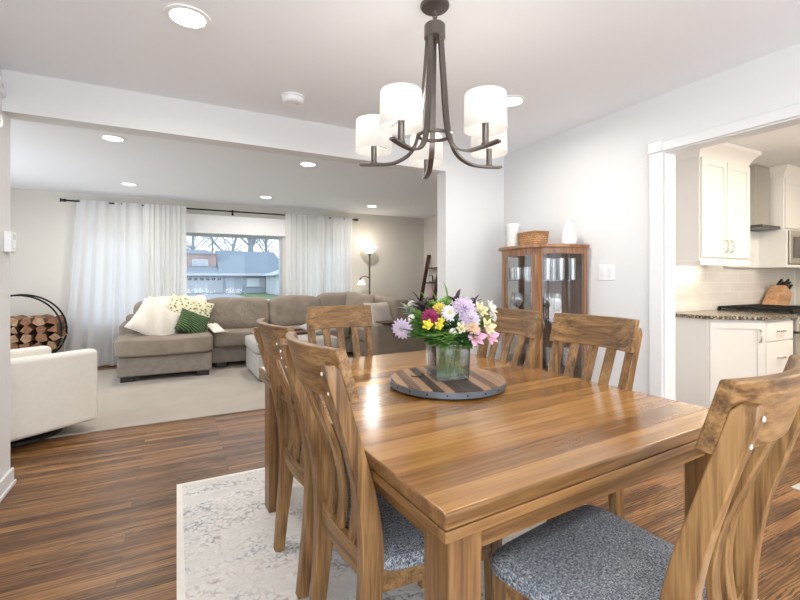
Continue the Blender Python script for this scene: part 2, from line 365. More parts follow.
# right wall with the kitchen opening
bm = B(); box(bm, 2.81, 2.925, 1.70, 3.24, 0, HC); box(bm, 2.81, 2.925, .15, 1.70, 2.065, HC); box(bm, 2.81, 2.925, -2.75, .15, 0, HC); struct('wall_right', bm, wall_m, smooth=False)
# rear wall, with an unseen window opening added for the fill lights
bm = B(); box(bm, -1.0, 2.95, -2.75, -2.60, 0, .35); box(bm, -1.0, 2.95, -2.75, -2.60, 2.15, HC); box(bm, -1.0, -.55, -2.75, -2.60, .35, 2.15); box(bm, 2.35, 2.95, -2.75, -2.60, .35, 2.15)
struct('wall_rear', bm, wall_m, smooth=False)
# living room
WX = [(-1.15, -.25), (.06, 1.60), (1.90, 2.75)]; WZ0, WZ1 = .62, 1.95
bm = B(); box(bm, -2.75, 4.5, 7.43, 7.58, 0, WZ0); box(bm, -2.75, 4.5, 7.43, 7.58, WZ1, HC)
xs = [-2.75]+[v for w in WX for v in w]+[4.5]
for i in range(0, len(xs), 2): box(bm, xs[i], xs[i+1], 7.43, 7.58, WZ0, WZ1)
struct('wall_window', bm, liv_m, smooth=False)
bm = B(); box(bm, 4.38, 4.5, 3.38, 7.43, 0, HC); struct('wall_living_right', bm, liv_m, smooth=False)
bm = B(); box(bm, -2.75, -2.6, 3.38, 4.25, 0, HC); box(bm, -2.75, -2.6, 6.55, 7.43, 0, HC); box(bm, -2.75, -2.6, 4.25, 6.55, 0, .45); box(bm, -2.75, -2.6, 4.25, 6.55, 2.05, HC); struct('wall_living_left', bm, liv_m, smooth=False)  # gap is a made-up window, there for the living side fill
# kitchen shell
bm = B(); box(bm, 2.925, 6.9, 2.47, 2.60, 0, HC); struct('wall_kitchen_back', bm, wall_m, smooth=False)
bm = B(); box(bm, 6.75, 6.9, -2.75, 2.47, 0, HC); struct('wall_kitchen_right', bm, M('warm_kitchen_paint', (.76, .72, .63), .7), smooth=False)
bm = B(); box(bm, 2.95, 3.65, -2.75, -2.60, 0, HC); box(bm, 5.95, 6.9, -2.75, -2.60, 0, HC); box(bm, 3.65, 5.95, -2.75, -2.60, 0, .72); box(bm, 3.65, 5.95, -2.75, -2.60, 1.98, HC); struct('wall_kitchen_rear', bm, wall_m, smooth=False)  # unseen window gap added to hold the kitchen fill
# windows of the living room
for k, (a, b_) in enumerate(WX):
    w = thing(f'window_{k+1}', None, None, ((a+b_)/2, 7.5, WZ0)); w['kind'] = 'structure'
    h = (b_-a)/2; H = WZ1-WZ0; bm = B(); t = .04
    box(bm, -h, -h+t, -.06, .05, 0, H); box(bm, h-t, h, -.06, .05, 0, H); box(bm, -h+t, h-t, -.06, .05, 0, t); box(bm, -h+t, h-t, -.06, .05, H-t, H)
    obj('window_frame', bm, M('grey_window_frame', (.42, .46, .50), .5) if k == 1 else trim_m, w)
    bm = B(); box(bm, -h+t, h-t, -.004, .004, t, H-t); obj('pane', bm, pane_m, w, smooth=False)
w = thing('window_4', None, None, (.9, -2.675, .35)); w['kind'] = 'structure'  # made-up window frame around the rear fill lights
bm = B(); box(bm, -1.45, -1.38, -.05, .05, 0, 1.8); box(bm, 1.38, 1.45, -.05, .05, 0, 1.8); box(bm, -1.38, 1.38, -.05, .05, 0, .07); box(bm, -1.38, 1.38, -.05, .05, 1.73, 1.8); box(bm, -.03, .03, -.05, .05, .07, 1.73); obj('window_frame', bm, trim_m, w)
# window casing (living) : head casing and valance board above the picture window
bm = B(); box(bm, -1.25, 2.85, 7.405, 7.43, 1.95, 2.03); box(bm, -1.23, 2.83, 7.38, 7.43, 2.03, 2.05); struct('trim_1', bm, trim_m)
# kitchen opening casing on the dining side
bm = B(); box(bm, 2.79, 2.81, 1.70, 1.785, 0, 2.065); struct('trim_2', bm, trim_m, bevel=.004)
bm = B(); box(bm, 2.79, 2.81, .07, 1.70, 2.065, 2.125); box(bm, 2.782, 2.81, 1.70, 1.79, 2.065, 2.135); struct('trim_3', bm, trim_m, bevel=.004)
# jamb lining
bm = B(); box(bm, 2.81, 2.925, 1.692, 1.70, 0, 2.065); box(bm, 2.81, 2.925, .15, 1.692, 2.057, 2.065); struct('trim_4', bm, trim_m, smooth=False)
def base(name, x0, x1, y0, y1):
    bm = B(); box(bm, x0, x1, y0, y1, 0, .105); cx = (x1-x0) < (y1-y0)
    struct(name, bm, trim_m, bevel=.006)
base('baseboard_right', 2.795, 2.81, 1.79, 3.225); base('baseboard_back', 2.14, 2.795, 3.225, 3.24)
bm = B(); box(bm, -.888, -.873, -2.6, 3.393, 0, .10); box(bm, -.873, -.864, -2.6, 3.40, 0, .025); struct('baseboard_left', bm, trim_m, bevel=.005)
base('baseboard_window', -2.6, 4.38, 7.415, 7.43); base('baseboard_living_right', 4.365, 4.38, 3.38, 7.415)
base('baseboard_opening', 2.125, 2.14, 3.225, 3.395)

# ------------------------------------------------------------------ OUTSIDE
bm = B(); box(bm, -40, 70, 7.7, 120, -1.2, -.62); tag(obj('lawn', bm, lawn_m, smooth=False), kind='structure')
bm = B(); box(bm, -4, 6.0, 40, 58, -.62, -.58); tag(obj('driveway', bm, drive_m, smooth=False), kind='structure')
bm = B(); box(bm, -40, 70, 33, 40, -.62, -.59); tag(obj('street', bm, drive_m, smooth=False), kind='structure')
h = thing('ranch_house', 'pale grey single storey house with white garage door across the street', 'house', (0, 58, -.6))
bm = B(); box(bm, -6, 4.9, 0, 1.4, 0, 2.3); box(bm, 4.9, 13, 0, 9, 0, 2.3); obj('wall', bm, side_m, h, smooth=False)
bm = B()
loft(bm, [[(4.6, -.9, 2.25), (13.4, -.9, 2.25), (13.4, -.9, 2.5), (4.6, -.9, 2.5)], [(4.6, 4.5, 5.5), (12.2, 4.5, 5.5), (12.2, 4.5, 5.6), (4.6, 4.5, 5.6)]]); loft(bm, [[(4.6, 4.5, 5.5), (12.2, 4.5, 5.5), (12.2, 4.5, 5.6), (4.6, 4.5, 5.6)], [(4.6, 10, 2.3), (13.4, 10, 2.3), (13.4, 10, 2.5), (4.6, 10, 2.5)]])
loft(bm, [[(-7, -.9, 2.25), (4.6, -.9, 2.25), (4.6, -.9, 2.5), (-7, -.9, 2.5)], [(-7, 1.38, 3.2), (4.6, 1.38, 3.2), (4.6, 1.38, 3.35), (-7, 1.38, 3.35)]])
obj('roof', bm, roof_m, h, smooth=False)
bm = B(); box(bm, -7, 13.4, -.98, -.88, 2.2, 2.5); obj('gutter', bm, gar_m, h, smooth=False)
g = obj('garage_door', box(B(), .3, 5.1, -.08, .02, .08, 2.05), gar_m, h, smooth=False)
gw = M('dark_blue_glass', (.12, .15, .19), .3)
for i in range(7): obj('garage_window', box(B(), .55+i*.66, .95+i*.66, -.1, -.075, 1.62, 1.9), gw, g, smooth=False)
obj('entry_door', box(B(), 5.5, 6.4, -.06, .02, .08, 2.0), M('grey_door', (.45, .50, .56), .6), h, smooth=False)
bm = B(); box(bm, 7.3, 10.2, -.08, .02, .75, 1.95); f = obj('window', bm, gar_m, h, smooth=False)
bm = B(); box(bm, 8.0, 9.5, -.1, -.07, .85, 1.85); obj('pane', bm, M('curtained_glass', (.70, .74, .78), .3), f, smooth=False)
for x in (7.35, 10.25): obj('shutter', box(B(), x, x+.45, -.1, .02, .7, 2.0), M('grey_shutter', (.35, .41, .48), .6), h, smooth=False)
h2 = thing('brick_house', 'two storey pale brick house rising behind the garage', 'house', (0, 59.45, -.6))
obj('wall', box(B(), -6, 4.5, 0, 6, 0, 5.0), brick_o, h2, smooth=False)
bm = B(); loft(bm, [[(-6.6, -.1, 4.9), (4.58, -.1, 4.9), (4.58, 6.4, 4.9), (-6.6, 6.4, 4.9)], [(-5, 2.9, 5.6), (3.6, 2.9, 5.6), (3.6, 3.1, 5.6), (-5, 3.1, 5.6)]]); obj('roof', bm, roof_m, h2, smooth=False)
f = obj('window', box(B(), 1.7, 3.5, -.08, .02, 3.45, 4.25), gar_m, h2, smooth=False); obj('pane', box(B(), 1.82, 3.38, -.1, -.07, 3.55, 4.15), M('window_dark', (.42, .47, .53), .3), f, smooth=False)
h3 = thing('gable_house', 'white gabled house at right edge of the window view', 'house', (13.0, 50, -.6))
obj('wall', box(B(), -3, 8, 0, 6, 0, 2.3), gar_m, h3, smooth=False)
bm = B(); loft(bm, [[(-3.5, -.4, 2.2), (8.5, -.4, 2.2), (2.5, -.4, 4.4)], [(-3.5, 6.4, 2.2), (8.5, 6.4, 2.2), (2.5, 6.4, 4.4)]]); obj('roof', bm, side_m, h3, smooth=False)
rt = random.Random(3)
def tree(label, x, y, ht, r, seed, lean=0):
    rg = random.Random(seed); t = thing('bare_tree', label, 'tree', (x, y, -.62), 0, 'bare trees across the street')
    bm = B(); tube(bm, [(0, 0, 0), (lean*.2, 0, ht*.3), (lean*.6, 0, ht*.55)], [r, r*.8, r*.55], 8); obj('trunk', bm, bark, t)
    bm = B()
    for k in range(15):
        a = rg.uniform(0, 2*PI); z0 = ht*rg.uniform(.28, .55); L = ht*rg.uniform(.2, .5)
        p0 = Vector((lean*.6*z0/ht/.55, 0, z0)); p1 = p0+Vector((math.cos(a)*L*.5, math.sin(a)*L*.2, L*.45)); p2 = p1+Vector((math.cos(a+.5)*L*.5, 0, L*rg.uniform(.1, .5)))
        tube(bm, [p0, p1, p2], [r*.3, r*.16, r*.05], 5)
        for q in range(5):
            s = p0.lerp(p1, rg.uniform(.3, 1)); b_ = a+rg.uniform(-1.3, 1.3); tube(bm, [s, s+Vector((math.cos(b_)*L*.3, math.sin(b_)*.1*L, L*.25)), s+Vector((math.cos(b_)*L*.5, 0, L*rg.uniform(.2, .5)))], [r*.1, r*.07, r*.03], 4)
    obj('branches', bm, bark, t); return t
tree('slim bare tree rising behind the left end of the window view', 2.4, 80, 18, .35, 1)
tree('leaning bare tree seen above the roof ridge', 8.4, 88, 18, .4, 2, 3)
tree('thick trunked bare tree behind the right end of the roof', 14.0, 96, 23, .8, 5)
tree('bare tree at far right of the window view', 18.6, 104, 24, .4, 9)
tree('thin bare tree between the brick house and the roof', 7.6, 112, 21, .3, 12)

# ------------------------------------------------------------------ recessed lights, detector, plates
def down(x, y, label, on=True, w=None):
    t = thing('recessed_light', label, 'ceiling light', (x, y, HC), 0, 'recessed ceiling lights')
    lathe_ring = B(); lathe(lathe_ring, [(.098, 0), (.096, -.006), (.076, -.007), (.074, 0)], n=32, cap=False); obj('trim_ring', lathe_ring, led_trim, t)
    bm = B(); lathe(bm, [(.075, 0), (.075, -.005), (.06, -.0065), (0, -.007)], n=32); obj('lens', bm, led_m, t)
    l = bpy.data.lights.new('downlight', 'AREA'); l.shape = 'DISK'; l.size = .14; l.energy = DOWN_W*(1.6 if x > 2.5 else 1.2 if y > 4 else 1); l.color = (1, .95, .88); l.spread = math.radians(170)
    o = bpy.data.objects.new('downlight', l); o.location = (x, y, HC-.012); C.objects.link(o)
down(.046, 2.204, 'round recessed light in dining ceiling nearest the beam on the left')
down(2.006, 2.242, 'recessed dining ceiling light half hidden behind chandelier shade')
down(-.483, 4.395, 'recessed living room light nearest the beam on the left')
down(-.537, 6.439, 'recessed living room light above the white curtain on the left')
down(1.221, 4.453, 'recessed living room light just below the beam right of the smoke detector')
down(1.167, 6.538, 'small recessed living room light above the picture window')
down(2.868, 6.543, 'small recessed living room light near the torchiere lamp')
for x, y in ((3.9, .9), (5.3, .9)):  # unseen lights added as kitchen fill, without fixtures
    l = bpy.data.lights.new('kitchen_ceiling_fill', 'AREA'); l.shape = 'DISK'; l.size = .3; l.energy = 16; l.color = (1, .87, .69)
    o = bpy.data.objects.new('kitchen_ceiling_fill', l); o.location = (x, y, HC-.02); C.objects.link(o)
l = bpy.data.lights.new('kitchen_fill_point', 'POINT'); l.energy = 26; l.color = (1, .86, .66); l.shadow_soft_size = .14; o = bpy.data.objects.new('kitchen_fill_point', l); o.location = (4.5, .5, 2.0); C.objects.link(o)  # unseen point light added to brighten the kitchen; no pendant hangs there
for y in (-.6,):
    for x in (.05, 2.0):
        l = bpy.data.lights.new('dining_downlight', 'AREA'); l.shape = 'DISK'; l.size = .14; l.energy = DOWN_W; l.color = (1, .95, .88)
        o = bpy.data.objects.new('dining_downlight', l); o.location = (x, y, HC-.012); C.objects.link(o)
t = thing('smoke_detector', 'round white smoke detector on the dining ceiling', 'smoke detector', (.683, 2.855, HC))
bm = B(); lathe(bm, [(.078, 0), (.078, -.008), (.07, -.012)], n=32); obj('base_plate', bm, white_pl, t)
bm = B(); lathe(bm, [(.072, -.012), (.070, -.035), (.060, -.045), (0, -.047)], n=32); obj('cover', bm, white_pl, t)
bm = B(); lathe(bm, [(.012, -.047), (.010, -.050)], (.02, -.02, 0), n=12); obj('button', bm, M('grey_button', (.6, .6, .62), .5), t)
t = thing('wall_chime', 'small white box high on the left wall beside the beam', 'chime', (-.888, 3.16, 2.315))
bm = B(); box(bm, 0, .028, -.055, .04, -.05, .04); obj('cover', bm, white_pl, t, bevel=.005)
bm = B(); box(bm, .028, .030, -.025, .005, -.01, .01); obj('grille', bm, M('pale_grille', (.7, .71, .75), .5), t)
t = thing('wall_sensor', 'small round white sensor under the beam on the left wall', 'sensor', (-.888, 3.11, 2.11))
bm = B(); lathe(bm, [(.05, 0), (.05, .016), (.035, .03), (0, .033)], n=28); bm.transform(Matrix.Rotation(PI/2, 4, 'Y')); obj('cover', bm, white_pl, t)
bm = B(); lathe(bm, [(.012, .032), (.011, .035)], n=14); bm.transform(Matrix.Rotation(PI/2, 4, 'Y')); obj('eye', bm, M('sensor_eye', (.55, .56, .58), .3), t)
t = thing('thermostat', 'white thermostat on the edge of the left opening', 'thermostat', (-.888, 3.31, 1.455))
bm = B(); box(bm, 0, .035, -.045, .045, -.06, .06); obj('body', bm, white_pl, t, bevel=.005)
bm = B(); box(bm, .035, .037, -.02, .03, .015, .045); obj('screen', bm, M('pale_screen', (.55, .58, .60), .3), t)
bm = B(); box(bm, .035, .040, -.01, .02, -.035, -.015); obj('button', bm, white_pl, t, bevel=.001)
t = thing('light_switch', 'white double light switch plate on the wall beside the curio cabinet', 'light switch', (2.81, 2.117, 1.286))
bm = B(); box(bm, -.006, 0, -.066, .066, -.058, .058); obj('plate', bm, white_pl, t, bevel=.003)
for y in (-.03, .03):
    bm = B(); box(bm, -.010, -.004, y-.016, y+.016, -.034, .034); obj('rocker', bm, trim_m, t, bevel=.002)
# ------------------------------------------------------------------ RUGS
t = thing('dining_rug', 'distressed ivory and grey patterned rug under the dining table', 'rug', (1.0, 1.4, 0))
bm = B(); box(bm, -.97, .95, -1.5, 1.47, 0, .009); obj('pile', bm, rug_m, t, smooth=False)
bm = B()
for a in ((-1.0, -.97, -1.53, 1.50), (.95, .98, -1.53, 1.50), (-.97, .95, -1.53, -1.50), (-.97, .95, 1.47, 1.50)): box(bm, *a, 0, .010)
obj('binding', bm, rug_edge, t, smooth=False)
bm = B(); box(bm, -1.4, 2.75, 4.22, 6.98, 0, .012); tag(obj('living_rug', bm, beige_rug, bevel=.003), 'large plain beige rug under the grey sectional sofa', 'rug')
bm = B(); box(bm, 3.22, 3.62, .45, 1.20, 0, .012); tag(obj('kitchen_mat', bm, M('pale_mat', (.50, .47, .42), 1), bevel=.003), 'pale mat on the kitchen floor behind the near chair', 'mat')

# ------------------------------------------------------------------ DINING TABLE
t = thing('dining_table', 'large rectangular brown wooden dining table with thick bullnose edge', 'table', (1.08, 1.62, 0), .052)
hx, hy = .64, .852
bm = B(); box(bm, -hx, hx, -hy, hy, .722, .760); obj('tabletop', bm, [tab_m, tab_x], t, bevel=.008, seg=3); 
for p in bpy.data.objects['tabletop'].data.polygons: p.material_index = 0 if abs(p.normal.z) > .5 else 1
bm = B(); box(bm, -hx+.002, hx-.002, .300, .3015, .7600, .7606); obj('leaf_seam', bm, M('seam', (.10, .045, .015), .6), t, smooth=False)
for s in (-1, 1):
    bm = B(); box(bm, -hx+.001, hx-.001, min(s*(hy-.03), s*(hy-.001)), max(s*(hy-.03), s*(hy-.001)), .696, .7205); obj('edge_moulding', bm, tab_x, t, bevel=.004)
    bm = B(); box(bm, min(s*(hx-.03), s*(hx-.001)), max(s*(hx-.03), s*(hx-.001)), -hy+.0315, hy-.0315, .696, .7205); obj('edge_moulding', bm, tab_y, t, bevel=.004)
    bm = B(); box(bm, -hx+.10, hx-.10, min(s*(hy-.075), s*(hy-.053)), max(s*(hy-.075), s*(hy-.053)), .622, .722); obj('apron', bm, tab_x, t)
    bm = B(); box(bm, min(s*(hx-.075), s*(hx-.053)), max(s*(hx-.075), s*(hx-.053)), -hy+.10, hy-.10, .622, .722); obj('apron', bm, tab_y, t)
for sx in (-1, 1):
    for sy in (-1, 1):
        bm = B(); x1 = sx*(hx-.026); y1 = sy*(hy-.026); box(bm, min(x1, x1-sx*.095), max(x1, x1-sx*.095), min(y1, y1-sy*.095), max(y1, y1-sy*.095), .010, .722); obj('leg', bm, tab_z, t, bevel=.006)

# ------------------------------------------------------------------ DINING CHAIRS
screw_m = M('pale_screw_cap', (.80, .74, .62), .4)
def chair(label):
    t = thing('dining_chair', label, 'chair', (0, 0, 0), 0, 'matching dining chairs around the table')
    prof = bez([(0, -.200, .010), (0, -.184, .16), (0, -.164, .34), (0, -.160, .50), (0, -.182, .66), (0, -.232, .84), (0, -.282, 1.00)], 6)
    def width(z): # depth of the post front to back
        return .042+.024*math.exp(-((z-.45)/.26)**2)
    def spread(z): return .166+.030*min(1, z/.95)
    for s in (-1, 1):
        rings = []
        for i, p in enumerate(prof):
            tg = (prof[min(i+1, len(prof)-1)]-prof[max(i-1, 0)]).normalized(); nrm = Vector((0, tg.z, -tg.y)); d = width(p.z)/2; x = s*spread(p.z)
            rings.append([(x-.020, p.y-nrm.y*d, p.z-nrm.z*d), (x+.020, p.y-nrm.y*d, p.z-nrm.z*d), (x+.020, p.y+nrm.y*d, p.z+nrm.z*d), (x-.020, p.y+nrm.y*d, p.z+nrm.z*d)])
        x, y, z = s*spread(1.0), -.290, 1.022
        rings.append([(x-.014, y-.012, z), (x+.014, y-.012, z), (x+.014, y+.014, z-.002), (x-.014, y+.014, z-.002)])
        bm = B(); loft(bm, rings); o = obj('back_post', bm, oak, t, bevel=.004)
        for z in (.945, .998):
            bm = B(); lathe(bm, [(.005, 0), (.0045, .002), (.0025, .003)], n=10); bm.transform(T((s*spread(z), -.263-(z-.945)*.34-.0235, z), PI/2)); obj('screw_cap', bm, screw_m, o)
    # curved top rail, fixed to the front of the posts
    n = 16; rings = []
    def bow(x): return -.048*(1-(x/.215)**2)
    for i in range(n+1):
        x = -.218+.436*i/n; y = bow(x); th = .030
        rings.append([(x, y-.236, .918), (x, y-.236+th, .918), (x, y-.278+th, 1.060), (x, y-.278, 1.060)])
    bm = B(); loft(bm, rings); obj('top_rail', bm, oak_x, t, bevel=.005)
    # lower back rail
    rings = []
    for i in range(n+1):
        x = -.165+.33*i/n; y = -.155+bow(x)*.4
        rings.append([(x, y-.011, .405), (x, y+.011, .405), (x, y+.011, .480), (x, y-.011, .480)])
    bm = B(); loft(bm, rings); obj('lower_rail', bm, oak_x, t, bevel=.003)
    for x0 in (-.098, 0, .098):
        pts = bez([(0, -.155, .47), (0, -.138, .58), (0, -.150, .70), (0, -.186, .82), (0, -.224, .935)], 5); rings = []
        for p in pts:
            k = (p.z-.47)/.465; xx = x0*(.88+.12*k); y = p.y+bow(xx)*(.4+.6*k); w = .0225
            rings.append([(xx-w, y-.008, p.z), (xx+w, y-.008, p.z), (xx+w, y+.008, p.z), (xx-w, y+.008, p.z)])
        bm = B(); loft(bm, rings); obj('back_slat', bm, oak, t, bevel=.003)
    # seat frame
    bm = B(); box(bm, -.205, .205, .268, .291, .365, .430)
    for s in (-1, 1):
        rings = [[(s*.160, -.13, .365), (s*.183, -.13, .365), (s*.183, -.13, .43), (s*.160, -.13, .43)], [(s*.200, .285, .365), (s*.224, .285, .365), (s*.224, .285, .43), (s*.200, .285, .43)]]
        loft(bm, rings)
    obj('seat_frame', bm, oak_x, t, bevel=.003)
    bm = B(); rings = []
    for z, g in ((.428, -.012), (.440, .0), (.462, .002), (.474, -.006), (.481, -.03), (.485, -.09)):
        ring = []
        for i in range(40):
            a = 2*PI*i/40; cx, cy = sgp(math.cos(a), .28), sgp(math.sin(a), .28); yy = .075+cy*(.225+g); hw = .212+.052*(yy+.15)/.45+g
            ring.append((cx*hw, yy, z))
        rings.append(ring)
    loft(bm, rings); obj('seat', bm, tweed, t)
    for s in (-1, 1):
        bm = B(); x = s*.203; loft(bm, [[(x-.015, .248, .010), (x+.015, .248, .010), (x+.015, .278, .010), (x-.015, .278, .010)], [(x-.022, .241, .43), (x+.022, .241, .43), (x+.022, .286, .43), (x-.022, .286, .43)]]); obj('leg', bm, oak, t, bevel=.003)
    return t
ch = chair('wooden chair in front tucked against the left table edge')
ch.location = (.622, 1.275, 0); ch.rotation_euler = (0, 0, -PI/2+.05)
dup(ch, (.622, 1.84, 0), -PI/2+.06, 'wooden chair tucked against the left table edge behind the nearer left chair')
dup(ch, (.955, 2.425, 0), PI+.03, 'wooden chair at the far end of the table facing the camera')
dup(ch, (1.515, 1.395, 0), PI/2+.06, 'wooden chair on right side of table before the white wall and light switch')
dup(ch, (1.465, 1.920, 0), PI/2+.06, 'wooden chair beside the curio cabinet, half behind the flowers')
dup(ch, (1.048, .70, 0), .14, 'wooden chair at bottom right seen from behind at the near table end')

# ------------------------------------------------------------------ CHANDELIER
t = thing('chandelier', 'five arm bronze chandelier with white drum shades above the dining table', 'chandelier', (1.007, 1.612, 0))
bm = B(); lathe(bm, [(.064, HC), (.064, HC-.006), (.058, HC-.013), (.012, HC-.017)], n=28); obj('canopy', bm, bronze, t)
bm = B()
for k in range(3):
    a = k % 2*PI/2; cz = HC-.045-k*.026
    tube(bm, [(.009*math.cos(q)*math.cos(a), .009*math.cos(q)*math.sin(a), cz+.017*math.sin(q)) for q in [2*PI*i/14 for i in range(15)]], .0036, 6)
obj('chain', bm, bronze, t)
bm = B(); lathe(bm, [(.012, 2.365), (.040, 2.356), (.046, 2.350), (.047, 2.296), (.040, 2.292), (.012, 2.285)], n=28); obj('hub', bm, bronze, t)
bm = B(); tube(bm, [(.070*math.cos(q), .070*math.sin(q), 1.868) for q in [2*PI*i/40 for i in range(41)]], .008, 8); obj('ring', bm, bronze, t)
for k in range(5):
    a = math.radians(22+72*k)+math.radians(62.617-90); ca, sa = math.cos(a), math.sin(a)
    pts = bez([(.034, 0, 2.30), (.050, 0, 2.10), (.070, 0, 1.90), (.105, 0, 1.805), (.175, 0, 1.762), (.26, 0, 1.756), (.345, 0, 1.762)], 7)
    rings = []
    for i, p in enumerate(pts):
        tg = (pts[min(i+1, len(pts)-1)]-pts[max(i-1, 0)]).normalized(); nn = Vector((-tg.z, 0, tg.x)); w, h = .0125, .0045
        rings.append([Matrix.Rotation(a, 4, 'Z') @ (p+Vector((0, sy*w, 0))+nn*sn*h) for sy, sn in ((-1, -1), (1, -1), (1, 1), (-1, 1))])
    bm = B(); loft(bm, rings); arm = obj('arm', bm, bronze, t)
    c = (.280*ca, .280*sa, 0)
    bm = B(); lathe(bm, [(.016, 1.760), (.016, 1.768), (.013, 1.770), (.013, 1.845), (.015, 1.848), (.015, 1.855)], c, 14); obj('socket', bm, bronze, arm)
    bm = B(); lathe(bm, [(.010, 1.855), (.020, 1.875), (.024, 1.892), (.018, 1.915), (0, 1.924)], c, 16); obj('bulb', bm, bulb_m, arm)
    bm = B(); n = 36; pr = [(.084, 1.818), (.0845, 1.820), (.080, 1.956), (.0785, 1.958), (.0775, 1.956), (.082, 1.821), (.084, 1.818)]
    lathe(bm, pr, c, n, cap=False); obj('lamp_shade', bm, shade_m, arm)
    bm = B()
    for q in range(3):
        b_ = a+q*2*PI/3; tube(bm, [(c[0], c[1], 1.850), (c[0]+.081*math.cos(b_), c[1]+.081*math.sin(b_), 1.850)], .0015, 5)
    obj('spider', bm, bronze, arm)
    l = bpy.data.lights.new('chandelier_bulb', 'POINT'); l.energy = .7; l.color = (1, .93, .83); l.shadow_soft_size = .03
    o = bpy.data.objects.new('chandelier_bulb', l); o.location = (1.007+c[0], 1.612+c[1], 1.935); C.objects.link(o)

# ------------------------------------------------------------------ LAZY SUSAN, VASE, FLOWERS
CX, CY = 1.077, 1.619
t = thing('lazy_susan', 'round barrel wood turntable with grey metal band on the table', 'turntable', (CX, CY, .7606), 1.30)
bm = B(); lathe(bm, [(.20, 0), (.20, .012)], n=40); obj('swivel_base', bm, black, t)
bm = B(); lathe(bm, [(.252, .012), (.252, .037), (.250, .039)], n=72); obj('wooden_top', bm, barrel, t)
bm = B(); lathe(bm, [(.252, .010), (.256, .010), (.2565, .034), (.252, .034)], n=72, cap=False); band = obj('metal_band', bm, zinc, t)
for k in range(20):
    a = 2*PI*k/20; bm = B(); lathe(bm, [(.004, 0), (.003, .002)], n=8); bm.transform(Matrix.Rotation(a, 4, 'Z') @ T((.2563, 0, .022), 0, PI/2)); obj('rivet', bm, black_metal, band)
bm = B(); tube(bm, bez([(.085, .100, .040), (.050, .095, .047), (.010, .120, .043), (.020, .155, .045), (.060, .150, .040)], 6), .0022, 6); obj('rope_handle', bm, black_metal, t)
ZT = .7606+.0395
t = thing('flower_vase', 'square clear glass vase of water holding the bouquet', 'vase', (CX, CY, ZT), -.26)
w0, w1, H = .074, .080, .155
bm = B()
def sq(w, z): return [(-w, -w, z), (w, -w, z), (w, w, z), (-w, w, z)]
loft(bm, [sq(w0-.006, .012), sq(w0, .0), sq(w0+.002, .02), sq(w1, H), sq(w1-.005, H), sq(w0-.004, .016)], cap=False); loft(bm, [sq(w0, 0), sq(w0, .016)]); obj('glass_body', bm, vase_m, t, bevel=.003)
bm = B(); loft(bm, [sq(w0-.006, .018), sq(w1-.008, .105)]); obj('water', bm, water_m, t)
leaf_g = plain('leaf_green', (.085, .21, .035)); leaf_l = plain('light_leaf_green', (.18, .36, .06)); leaf_d = plain('dark_leaf_green', (.035, .10, .022)); leaf_p = plain('plum_leaf', (.055, .03, .05)); stem_m = plain('stem_green', (.10, .22, .045)); sage = plain('sage_leaf', (.30, .37, .26))
cam_r = Vector((.888, -.460, 0)); cam_f = Vector((.460, .888, 0))
def bq(px, py, dd):
    """a place in the bouquet: sideways and up offsets read in centimetre steps of the photo, dd towards the back"""
    d = 1.93+dd; return cam_r*((px-400)/431.18*d-.2115)+cam_f*dd+Vector((0, 0, 1.24-(py-278.6)/431.18*d-ZT))
def leafmesh(bm, p, dirv, L, w, up=Vector((0, 0, 1)), curl=.25):
    d = dirv.normalized(); s = d.cross(up)
    if s.length < 1e-3: s = Vector((1, 0, 0))
    s.normalize(); n = s.cross(d); prev = None
    for i in range(6):
        k = i/5; ww = w*math.sin(PI*min(1, k*.92+.06))**.8; c = p+d*L*k-n*curl*L*(k*k)*-1*(-1)
        row = [bm.verts.new(c-s*ww/2+n*ww*.12), bm.verts.new(c-n*.0), bm.verts.new(c+s*ww/2+n*ww*.12)]
        if prev:
            for j in range(2): bm.faces.new((prev[j], prev[j+1], row[j+1], row[j]))
        prev = row
def thick(o, t=.0012):
    m = o.modifiers.new('thickness', 'SOLIDIFY'); m.thickness = t; return o
def stem(head, parent, r=.0036, sd=0):
    rg = random.Random(sd); foot = Vector((rg.uniform(-.055, .055), rg.uniform(-.055, .055), .022)); neck = Vector((max(-.05, min(.05, head.x*.4)), max(-.05, min(.05, head.y*.4)), .15))
    bm = B(); tube(bm, bez([foot, neck, neck.lerp(head, .55)+Vector((0, 0, .02)), head], 5), r, 6); return obj('stem', bm, stem_m, parent)
def petals(bm, c, axis, n, L, w, open_, ph=0):
    axis = axis.normalized(); u, v = frame(axis)
    for k in range(n):
        a = 2*PI*k/n+ph; rad = u*math.cos(a)+v*math.sin(a); leafmesh(bm, c+rad*L*.10, rad*math.cos(open_)+axis*math.sin(open_), L, w, axis, .18)
nfl = [0]
